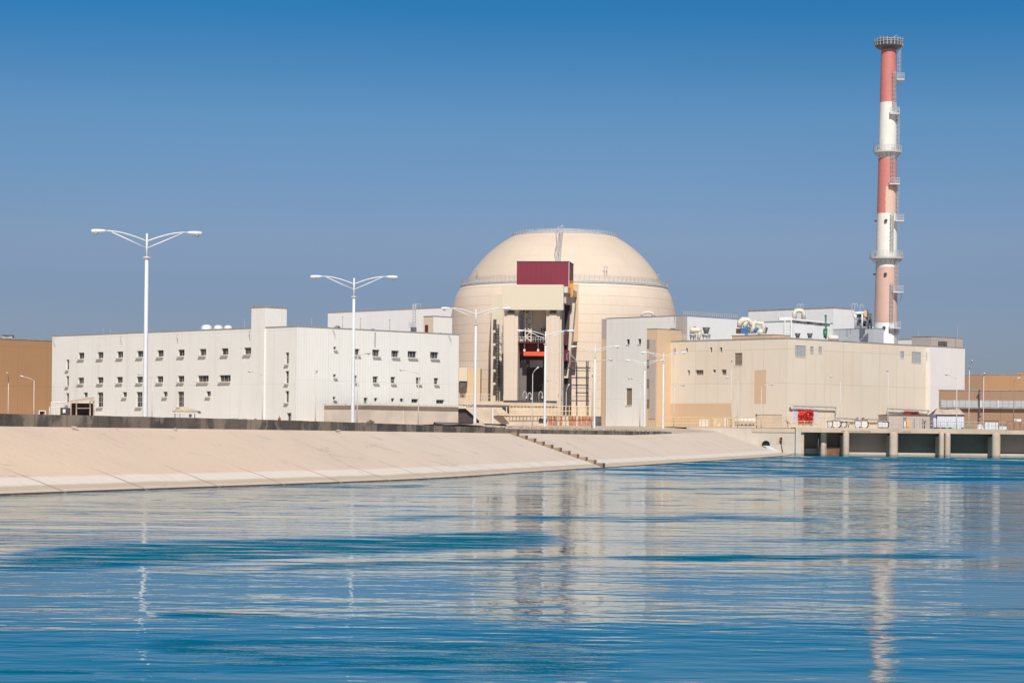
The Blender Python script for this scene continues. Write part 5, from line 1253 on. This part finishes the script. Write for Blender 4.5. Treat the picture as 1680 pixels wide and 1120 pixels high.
for x, lab, w, h, k in ((1361, 'dark framed pump leftmost beside the deck railing', .8, 1.5, 1), (1372, 'white pump with black cap, second from left on the deck', 1.3, 1.6, 0), (1384, 'small white pump third from left on the deck', .8, 1.3, 1), (1407, 'narrow dark backed cabinet in the middle of the deck', 1.0, 1.7, 1), (1418, 'square white cabinet right of the narrow cabinet', 1.1, 1.7, 0), (1444, 'dark framed pump left of the thin deck lamp', .9, 1.6, 1), (1452, 'white pump directly left of the mauve store', 1.0, 1.5, 0)): pump(x, lab, w=w, h=h, kind=k)
T = mkT('hose_reel', 'grey horizontal cylinder on a stand among the deck pumps', 'cylinder', P(1389, 694.5, 446)); MB().tube([(-.7, 0, 0), (.6, 0, 0)], .25, 10).build('drum', M['grey_metal'], T, smooth=True); MB().box(-.5, -.4, -.2, .2, -.8, 0).box(.3, .4, -.2, .2, -.8, 0).build('stand', M['dark_steel'], T)
T = mkT('control_stand', 'orange and blue valve stand behind the deck railing', 'valve', dk(1487, 2.0)); MB().box(-.45, -.1, -.2, .2, 0, 1.2).build('post', M['white_paint'], T); MB().box(.0, .5, -.2, .2, 0, 1.5).build('cabinet', M['yellow'], T); MB().tube([(-.25, 0, 1.2), (-.25, 0, 1.9)], .08, 6).build('stem', M['blue'], T)
MB().lathe([(.3, 1.8), (.36, 1.83), (.36, 1.9), (.3, 1.93), (.3, 1.8)], 14, c=(-.25, 0, 0)).build('handwheel', M['dark_steel'], T)
T = mkT('control_stand', 'small dark valve post behind the railing before the mauve store', 'valve', dk(1516.5, 2.0)); MB().tube([(0, 0, 0), (0, 0, 1.3)], .12, 8).build('stem', M['dark_steel'], T); MB().lathe([(.3, 1.2), (.38, 1.25), (.38, 1.35), (.3, 1.4), (.3, 1.2)], 14).build('handwheel', M['dark_steel'], T)
# white store with tan tarpaulin roof
SH = mkT('storage_shed', 'white corrugated shed with a sagging tan tarpaulin roof', 'shed', P(1531.5, 702.5, 440)); s_ = 440 / F; w = 50 * s_; h = 23 * s_
MB().box(w * .12, w, 0, 4, -1, h).build('wall', M['box_white'], SH); MB().box(0, w * .1, .3, 4, -1, h).build('wall', M['box_white'], SH); MB().box(w * .10, w * .12, .5, 4, -1, h).build('door_gap', M['dark'], SH)
m = MB(); rz_ = h + 11 * s_
n = 10
for i in range(n):
    x0, x1 = w * (-.02 + 1.04 * i / n), w * (-.02 + 1.04 * (i + 1) / n)
    def rz__(f): return rz_ - .25 * math.sin(math.pi * f)
    a, b = rz__(i / n), rz__((i + 1) / n)
    xi0, xi1 = max(w * .18, x0) if i < 3 else x0, max(w * .18, x1) if i < 3 else x1
    m.quad((x0, -.4, h), (x1, -.4, h), (min(xi1, w * .88), 2, b), (min(xi0, w * .88), 2, a)); m.quad((x0, 4.4, h), (x1, 4.4, h), (min(xi1, w * .88), 2, b), (min(xi0, w * .88), 2, a))
m.build('roof', M['tarp'], SH)
m = MB(); m.box(w * .1, w * 1.02, -.12, 0, h - .22, h); m.build('eave', M['dark_steel'], SH)
m = MB(); 
for k in range(22): m.cbox((random.uniform(-.3, w), random.uniform(-1.2, -.3), -.15), random.uniform(.2, .8), random.uniform(.1, .4), random.uniform(.1, .4), random.random())
m.build('loose_debris', M['dark_steel'], SH)
# cage on the right
fence([P(1652, 705, 420), P(1700, 705, 420)], 1.4, 10, M['rust'], 'cage_fence', 'rusty brown cage fence at the right edge of the deck', (.25, .5, .75, 1.), .05)
T = mkT('cage_enclosure', 'brown slatted cage enclosure before the right brown hall', 'cage', P(1652.5, 705, 424)); m = MB(); 
for k in range(9): m.box(0, 5, 0, .05, .15 + k * .15, .2 + k * .15)
m.build('slats', M['brown2'], T); MB().box(-.05, 5, -.1, .1, 1.45, 1.55).build('top_rail', M['dark_steel'], T)
T = mkT('air_conditioner', 'white outdoor unit standing behind the rusty cage fence', 'air conditioner', P(1663, 692, 440)); MB().box(0, 1.4, 0, .6, 0, .55).build('casing', M['white_paint'], T); MB().box(.1, .6, -.04, 0, .08, .45).build('grille', M['grey_metal'], T); MB().box(0.1, .2, 0, .5, -1.3, 0).box(1.2, 1.3, 0, .5, -1.3, 0).build('stand', M['dark_steel'], T)
T = mkT('wrapped_bundle', 'small pale wrapped bundle on deck right of the white shed', 'bundle', dk(1608, 2)); MB().lathe([(.01, .0), (.7, .02), (.6, .4), (.35, .75), (.01, .9)], 9).build('cloth', M['white_paint'], T); MB().lathe([(.38, .55), (.43, .58), (.38, .62)], 9).build('strap', M['dark_steel'], T)

# ------------------------------------------------------------------ lamps
def head(m, g, tip, root, s=1.):
    m.tube([root, root.lerp(tip, .22), root.lerp(tip, .6), tip.lerp(root, .05), tip], [.045 * s, .10 * s, .135 * s, .125 * s, .06 * s], 10)
def double_lamp(x, yt, yb, h, rz, label, tilt=0.):
    d = F * h / (yb - yt); p = P(x, yb, d); p.z = P(x, yt, d).z - h
    T = thing('street_lamp', label, 'street lamp', p, rz, 'white double armed lamps along the bank')
    MB().tube([(0, 0, -.3), (0, 0, .0), (0, 0, 5), (0, 0, 10.4)], [.17, .165, .14, .115], 14).build('pole', M['white_paint'], T, smooth=True)
    MB().tube([(0, 0, 10.4), (0, 0, 12)], .07, 12).build('pole_top', M['white_paint'], T, smooth=True)
    MB().lathe([(.11, 10.28), (.15, 10.33), (.26, 10.42), (.24, 10.46), (.06, 10.5)], 16).build('collar', M['sill'], T)
    for s_ in (-1, 1):
        pts = []
        for k in range(11):
            f = k / 10; pts.append(Vector((s_ * (2.6 * f), 0, 11.5 + .62 * math.sin(f * math.pi / 2) + tilt * s_ * f)))
        ar = MB().tube(pts, .045, 8); ar.tube([(0, 0, 11.04), (s_ * 2.3, 0, 12.05 + tilt * s_ * .9)], .04, 8)
        ar.build('arm', M['white_paint'], T, smooth=True)
        m = MB(); r0 = Vector((s_ * 2.6, 0, 12.12 + tilt * s_)); tp_ = Vector((s_ * 3.62, 0, 12.08 + tilt * s_ * 1.4))
        head(m, None, tp_, r0, 1.); hd = m.build('lamp_head', M['white_paint'], T, smooth=True)
        c = r0.lerp(tp_, .68); MB().lathe([(.01, -.26), (.08, -.25), (.13, -.19), (.15, -.09)], 12, c=c).build('lamp_bowl', M['grey_metal'], hd, smooth=True)
    return T
dl = [(238, 378, 685.5, 12.2, .32, 'tallest white double armed lamp, nearest, at the left over the office block'),
      (578.5, 452, 693, 12.2, .1, 'second white double armed lamp, before the corner of the office block'),
      (779, 504, 698, 12.2, .05, 'white double armed lamp standing by the black pipe and sand pile'),
      (893.5, 541, 702.5, 12.2, .1, 'white double armed lamp in front of the portal right column'),
      (975, 567, 704, 12.2, .0, 'white double armed lamp in front of the scaffold tower'),
      (1057, 590, 699, 12.2, -.1, 'farthest white double armed lamp before the white block, left of the kerb end lamp'),
      (1087.5, 577, 703, 12.2, .0, 'white double armed lamp at the curved end of the low kerb wall')]
for i, a in enumerate(dl): double_lamp(*a, tilt=.04 if i == 0 else .03)
def single(x, yt, yb, d, ax, ay, label, mat='frame', facing=False):
    """pole at column x; head at (ax, ay)"""
    top = P(x, yt, d); bz = ground(d) - .2; T = thing('pole_lamp', label, 'street lamp', (top.x, top.y, bz), 0, 'single armed lamps on thin poles')
    h = top.z - bz; hp = P(ax, ay, d) - Vector(T.location)
    if facing: hp = hp + Vector((0, -.9, 0))
    MB().tube([(0, 0, 0), (0, 0, h * .4), (0, 0, h)], [.10, .075, .055], 10).build('pole', M[mat], T, smooth=True)
    MB().tube([(0, 0, h - .02), hp * .5 + Vector((0, 0, h * .5 + .06)), hp], .05, 8).build('arm', M[mat], T, smooth=True)
    dr = Vector((hp.x, hp.y, (hp.z - h) * .5)); dr = dr.normalized() if dr.length > .01 else Vector((0, -1, 0))
    m = MB(); head(m, None, hp + dr * .75, hp, 1.1); hd = m.build('lamp_head', M['galv'], T, smooth=True)
    MB().lathe([(.01, -.24), (.1, -.2), (.13, -.08)], 10, c=hp + dr * .5).build('lamp_bowl', M['dark_steel'], hd)
sing = [(14, 615, 680, 400, 14.5, 613, 'thin pole lamp seen end on before the brown hall, leftmost', 1),
        (56, 624, 680, 380, 40, 618, 'thin pole lamp with left arm before the brown hall', 0),
        (250, 620, 685, 395, 233, 614, 'thin cream pole lamp with left arm just right of the nearest tall lamp', 0),
        (431, 615.5, 690, 390, 414, 609.5, 'thin pole lamp whose arm crosses the stair tower wall', 0),
        (518, 611, 692, 388, 520, 609, 'thin pole lamp seen end on before the right wing of the office block', 1),
        (587, 583.5, 692, 330, 599, 580, 'pole lamp with right arm behind the second tall lamp', 0),
        (687, 613, 692, 385, 663, 607, 'thin pole lamp with left arm before the right wing of the office block', 0),
        (874, 613, 700, 430, 878.5, 606, 'white pole lamp with raised arm before the dark portal opening', 0),
        (914.5, 628.5, 700, 460, 903, 624, 'thin pole lamp with left arm before the right portal column', 0),
        (929, 642, 700, 470, 931, 635, 'white pole lamp beside the scaffold, right of the portal', 0),
        (972, 594.5, 703, 350, 997, 590, 'pole lamp with long right arm beside the scaffold', 0),
        (1050.3, 626, 698, 440, 1036, 621, 'thin pole lamp with left arm before the white block', 0),
        (1106, 634, 699, 450, 1117, 632, 'thin pole lamp with right arm at the left of the beige building', 0),
        (1200.5, 593, 699, 440, 1200, 591.5, 'thin pole lamp seen end on near the louvred window', 1),
        (1211, 624.5, 698, 450, 1197, 619.5, 'thin pole lamp with left arm before the beige building', 0),
        (1249.5, 633, 697, 452, 1262, 630.8, 'thin pole lamp with right arm before the peach patch', 0),
        (1379, 623.5, 700, 470, 1367, 618.5, 'thin pole lamp with left arm between the pumps', 0),
        (1457.5, 610, 700, 455, 1455, 608.5, 'thin pole lamp seen end on at the left of the mauve store', 1),
        (1570, 621, 704, 425, 1557, 615, 'cream pole lamp with left arm before the white shed', 0),
        (1590.5, 597, 704, 425, 1591.5, 593.5, 'tallest cream pole lamp at right, just beside the white hall edge', 1),
        (1614, 615, 704, 425, 1613, 613.5, 'cream pole lamp seen end on before the louvred brown hall', 1),
        (1663.5, 625, 704, 440, 1668, 621.5, 'brown pole lamp with right arm near the right edge', 0)]
for x, yt, yb_, d, ax, ay, lab, fc in sing: single(x, yt, yb_, d, ax, ay, lab, 'brown2' if 'brown pole' in lab else 'lamp_dull', bool(fc))

# ------------------------------------------------------------------ left sheds
SHD = mkT('lean_to_shed', 'timber lean-to shed with sloping sand coloured roof behind the parapet', 'shed', (P(120, 690, 330).x, 330, .7)); o_ = Vector(SHD.location); s_ = 330 / F
def lp(x, y, dd=0.): return P(x, y, 330 + dd) - o_
a, b, c, d = lp(107, 661), lp(155, 654.7), lp(155, 650.5, 8), lp(118, 656, 8)
m = MB().add([a, b, c, d] + [q + Vector((0, 0, -.12)) for q in (a, b, c, d)], [(0, 1, 2, 3), (7, 6, 5, 4), (0, 4, 5, 1), (1, 5, 6, 2), (2, 6, 7, 3), (3, 7, 4, 0)]); m.build('roof', M['sheet'], SHD)
for x, yt in ((116.5, 661), (125.5, 659.8), (148, 656.5), (154, 656)):
    p = lp(x, yt); MB().tube([p, Vector((p.x, p.y, 0))], .1, 6).build('post', M['wood'], SHD)
a = lp(117, 661, 6); b = lp(153, 690, 6); MB().box(a.x, b.x, a.y, a.y + .15, 0, a.z).build('back_wall', M['dark'], SHD)
a = lp(99, 668.5, .5); b = lp(116, 690, .5); MB().box(a.x, b.x, .5, 3, 0, a.z).build('side_room', M['dark'], SHD)
a = lp(103, 671, .4); b = lp(107.5, 677, .4); MB().box(a.x, b.x, .38, .5, b.z, a.z).build('notice', M['white_paint'], SHD)
m = MB(); 
for y in (669.5,): m.tube([lp(126, y), lp(148, y)], .06, 5)
m.tube([lp(148, 658), lp(152, 656.5), lp(154, 668)], .07, 5); m.build('brace', M['wood'], SHD)
FRM = mkT('canopy_frame', 'bare timber canopy frame left of the lean-to shed', 'frame', (P(88, 690, 330).x, 330, .7)); o_ = Vector(FRM.location)
m = MB(); m.tube([lp(84, 660.3), lp(108, 659.5)], .09, 5); m.tube([lp(84, 668), lp(99, 668)], .05, 5); m.tube([lp(84, 674), lp(99, 674)], .04, 5); m.build('rail', M['frame'], FRM)
for x in (81.3, 90, 84, 97): p = lp(x, 660.5 if x > 82 else 667); MB().tube([p, Vector((p.x, p.y, 0))], .07, 6).build('post', M['frame'], FRM)
GZ = mkT('gazebo', 'small open gazebo with hipped sand coloured roof before the office block', 'gazebo', (P(303, 690, 345).x, 345, .7)); o_ = Vector(GZ.location)
def gp(x, y, dd=0.): return P(x, y, 345 + dd) - o_
a, b = gp(283, 673.5), gp(324, 674.3); ap0 = gp(300, 667.3, 1.8); ap1 = gp(306, 667.3, 1.8); c = b + Vector((0, 3.6, 0)); d = a + Vector((0, 3.6, 0))
m = MB().add([a, b, c, d, ap0, ap1], [(0, 1, 5, 4), (1, 2, 5), (2, 3, 4, 5), (3, 0, 4)]); m.build('roof', M['sheet'], GZ)
m = MB().box(a.x, b.x, 0, 3.6, a.z - .22, a.z - .01); m.build('fascia', M['flash'], GZ)
m = MB().box(a.x - .05, b.x + .05, -.1, 3.7, a.z - .36, a.z - .225); m.build('gutter', M['frame'], GZ)
for x in (287, 295.3, 311.5, 319.5): p = gp(x, 676, 0 if x in (295.3, 311.5) else 3); MB().tube([Vector((p.x, p.y, a.z - .3)), Vector((p.x, p.y, -.2))], .07, 6).build('post', M['wood'], GZ)
T = mkT('round_sign', 'small dark round sign on a post under the gazebo', 'sign', (P(312.3, 690, 343).x, 343, .7)); h = P(312, 681.5, 343).z - .7
MB().tube([(0, 0, 0), (0, 0, h)], .05, 6).build('post', M['wood'], T); MB().tube([(0, -.08, h), (0, .0, h)], .24, 14).build('disc', M['dark_steel'], T)
# low roofs peeping over the parapet
for x, w, lab, mt in ((219, 7.5, 'low tan roofed kiosk just showing over the parapet left of the tall lamp', 'sheet'), (345, 6, 'white bench top showing over the parapet', 'white_paint'), (383, 7, 'grey pipe rack showing over the parapet, left', 'grey_metal'), (400, 3.5, 'small grey box showing over the parapet', 'grey_metal'), (419, 4, 'bent dark pipe hoop showing over the parapet', 'dark_steel')):
    D = 240; p = P(x, 690, D); top = P(x, {219: 683.4, 345: 685.3, 383: 685, 400: 685.3, 419: 686.2}[x], D).z; T = mkT('low_store' if x < 300 else 'yard_fitting', lab, 'shed' if x < 300 else 'fitting', (p.x, p.y, .8)); s_ = w * D / F
    if x == 219: MB().add([(-s_, 0, top - 1.15), (s_, 0, top - 1.15), (s_ * .6, .8, top - .8), (-s_ * .6, .8, top - .8), (s_, 1.6, top - 1.15), (-s_, 1.6, top - 1.15)], [(0, 1, 2, 3), (1, 4, 2), (4, 5, 3, 2), (5, 0, 3)]).build('roof', M[mt], T); MB().box(-s_ * .9, s_ * .9, .1, 1.5, -.2, top - 1.15).build('wall', M['frame'], T)
    elif x == 419: MB().tube([(-s_ * .5, 0, 0), (-s_ * .5, 0, top - 1.0), (-s_ * .3, 0, top - .85), (s_ * .3, 0, top - .85), (s_ * .5, 0, top - 1.0), (s_ * .5, 0, 0)], .05, 8).build('hoop', M[mt], T)
    else: MB().box(-s_, s_, 0, .5, top - .95, top - .85).build('top', M[mt], T); MB().box(-s_ * .9, -s_ * .8, 0, .4, 0, top - .95).box(s_ * .8, s_ * .9, 0, .4, 0, top - .95).box(-.05, .05, 0, .4, 0, top - .95).build('leg', M[mt], T)
# black pipe on the ground, sand heap
bp = [onz(713, 694.2, 1.15), P(830, 697.5, 244)]
a = P(713, 695.4, 236); b = P(829, 698.6, 242); T = thing('black_pipe', 'thick black plastic pipe lying behind the parapet by the sand pile', 'pipe', a)
MB().tube([Vector((0, 0, 0)), b - a], .2, 14).build('pipe', M['black'], T, smooth=True)
MB().tube([(b - a) * .999, (b - a) * 1.002], .235, 14).build('pipe_rim', M['grey_metal'], T)
p = P(785, 702, 238); m = MB(); n = 22
for j in range(7):
    r = 1.7 * (1 - j / 6); 
    for k in range(n): w = 2 * math.pi * k / n; m.v.append((r * 1.0 * math.cos(w) * random.uniform(.9, 1.1), r * .8 * math.sin(w) * random.uniform(.9, 1.1), 1.0 * math.sin(j / 6 * math.pi / 2) ** .8 + random.uniform(-.02, .02)))
for j in range(6):
    for k in range(n): m.f.append((j * n + k, j * n + (k + 1) % n, (j + 1) * n + (k + 1) % n, (j + 1) * n + k))
o = m.build('sand_pile', M['sand'], smooth=True); o.location = (p.x, p.y - 2.2, .2); o['label'] = 'small heap of pale sand at the foot of the lamp by the black pipe'; o['category'] = 'sand'
# raised sand bed behind the right kerb wall
m = MB(); n = 60; ring_ = []
for k in range(n + 1):
    Y = yb + 1 + (ye + 8 - yb) * k / n; c = crest_at(min(Y, ye)); w_ = .5
    for j in range(9):
        f = j / 8; m.v.append((c.x - .45 - f * 9, Y, .52 + .36 * math.sin(f * math.pi) + random.uniform(-.06, .09) + f * .25))
for k in range(n):
    for j in range(8): m.f.append((k * 9 + j, (k + 1) * 9 + j, (k + 1) * 9 + j + 1, k * 9 + j + 1))
m.build('sand_bed', M['sand'], None, smooth=False, kind='structure')
# dry weeds on the sand bed
m = MB()
for k in range(900):
    Y = random.uniform(yb + 4, ye + 4); c = crest_at(min(Y, ye)); x = c.x - random.uniform(.6, 7); z = .75; 
    for q in range(3):
        dx, dy = random.uniform(-.12, .12), random.uniform(-.12, .12); h = random.uniform(.06, .22); m.add([(x - .04, Y, z), (x + .04, Y, z), (x + dx, Y + dy, z + h)], [(0, 1, 2)])
m.build('dry_weeds', M['leaf'], None, kind='stuff', label='sparse dry weeds on the sand bed behind the low kerb', category='weeds')
# shrub
p = P(608, 694, 330); T = thing('dry_shrub', 'small dry grey green shrub at the left corner of the annex', 'shrub', (p.x, p.y, .9)); m = MB()
for k in range(900):
    u = random.random() ** .5; w = random.uniform(0, 6.28); v_ = random.random(); R_ = .75 * math.sin(math.pi * (.25 + .7 * v_) ) * u; c = Vector((R_ * math.cos(w), R_ * math.sin(w), .15 + v_ * .85)); e1 = Vector((random.uniform(-1, 1), random.uniform(-1, 1), random.uniform(-1, 1))) * .06; e2_ = Vector((random.uniform(-1, 1), random.uniform(-1, 1), random.uniform(-1, 1))) * .06
    m.add([c - e1, c + e2_, c + e1, c - e2_], [(0, 1, 2, 3)])
m.build('foliage', M['leaf'], T); m = MB()
for k in range(14): w = random.uniform(0, 6.28); m.tube([(0, 0, 0), (.3 * math.cos(w), .3 * math.sin(w), .5), (.6 * math.cos(w), .6 * math.sin(w), random.uniform(.7, 1.1))], [.03, .02, .01], 4)
m.build('stem', M['wood'], T)
# loose stones
for i, (x, y, s_, lab) in enumerate(((110, 697, .14, 'pale flat stone on top of the bank below the parapet'), (278, 702, .11, 'small angular stone against the parapet foot'), (548, 706.5, .16, 'tiny pale stone against the parapet'), (838, 713, .18, 'pale greenish rubble by the wall step'), (1127, 712.5, .35, 'rubble heap at the end of the low kerb wall'))):
    q = px_on_crest(x); o = MB().lathe([(.01, -.1), (1, -.05), (.9, .35), (.5, .6), (.01, .65)], 8).build('stone', M['rock']); o.scale = (s_ * 1.6, s_, s_); o.location = (q.x + .35, q.y - .2, .18); o.rotation_euler = (.1, .1, i * 1.3)
    o['label'] = lab; o['category'] = 'stone'

# ------------------------------------------------------------------ person by the door
PP = P(458.3, 690, 385); PB = thing('person', 'person in a dark red shirt walking near the open doorway', 'person', (PP.x, PP.y, 1.0), -.6)
def skin(name, nodes, edges, mat, parent, root=0, lvl=2):
    me = bpy.data.meshes.new(name); me.from_pydata([n[:3] for n in nodes], edges, []); o = bpy.data.objects.new(name, me); S.collection.objects.link(o)
    me.materials.append(mat); o.parent = parent
    sk = o.modifiers.new('skin', 'SKIN')
    if not me.skin_vertices: me.attributes  # created with the modifier
    for i, n in enumerate(nodes): me.skin_vertices[0].data[i].radius = (n[3], n[3]); me.skin_vertices[0].data[i].use_root = (i == root)
    sk.use_smooth_shade = True; sb = o.modifiers.new('sub', 'SUBSURF'); sb.levels = lvl; sb.render_levels = lvl; return o
nodes = [(0, 0, .95, .13), (0, 0, 1.15, .12), (0, 0, 1.38, .13), (0, -.01, 1.5, .055), (0, -.03, 1.58, .075), (0, -.03, 1.68, .095), (0, -.02, 1.75, .07)]
edges = [(0, 1), (1, 2), (2, 3), (3, 4), (4, 5), (5, 6)]
for s_ in (-1, 1):
    b0 = len(nodes); nodes += [(s_ * .19, 0, 1.42, .055), (s_ * .23, .03, 1.16, .042), (s_ * .22, -.08, .93, .03), (s_ * .22, -.10, .86, .028)]
    edges += [(2, b0), (b0, b0 + 1), (b0 + 1, b0 + 2), (b0 + 2, b0 + 3)]
    for j in range(4): nodes.append((s_ * .22, -.13 + j * .02, .77 + abs(j - 1.5) * .01, .009)); edges.append((b0 + 3, len(nodes) - 1))
    nodes.append((s_ * .19, -.14, .83, .01)); edges.append((b0 + 3, len(nodes) - 1))
    b1 = len(nodes); nodes += [(s_ * .1, 0, .88, .085), (s_ * .11, -.1 * s_ - .03, .48, .06), (s_ * .11, -.12 * s_ + .06, .08, .04), (s_ * .12, -.12 * s_ - .08, .03, .035)]
    edges += [(0, b1), (b1, b1 + 1), (b1 + 1, b1 + 2), (b1 + 2, b1 + 3)]
skin('body', nodes, edges, M['skin'], PB)
skin('shirt', [(0, 0, .92, .15), (0, 0, 1.15, .14), (0, 0, 1.4, .145), (-.2, 0, 1.41, .07), (-.235, .03, 1.2, .06), (.2, 0, 1.41, .07), (.235, .03, 1.2, .06)], [(0, 1), (1, 2), (2, 3), (3, 4), (2, 5), (5, 6)], M['shirt'], PB)
skin('trousers', [(0, 0, .95, .14)] + [q for s_ in (-1, 1) for q in ((s_ * .1, 0, .86, .1), (s_ * .11, -.1 * s_ - .03, .48, .075), (s_ * .11, -.12 * s_ + .06, .1, .06))], [(0, 1), (1, 2), (2, 3), (0, 4), (4, 5), (5, 6)], M['trousers'], PB)
skin('hair', [(0, 0, 1.66, .08), (0, -.01, 1.77, .085)], [(0, 1)], M['hair'], PB)
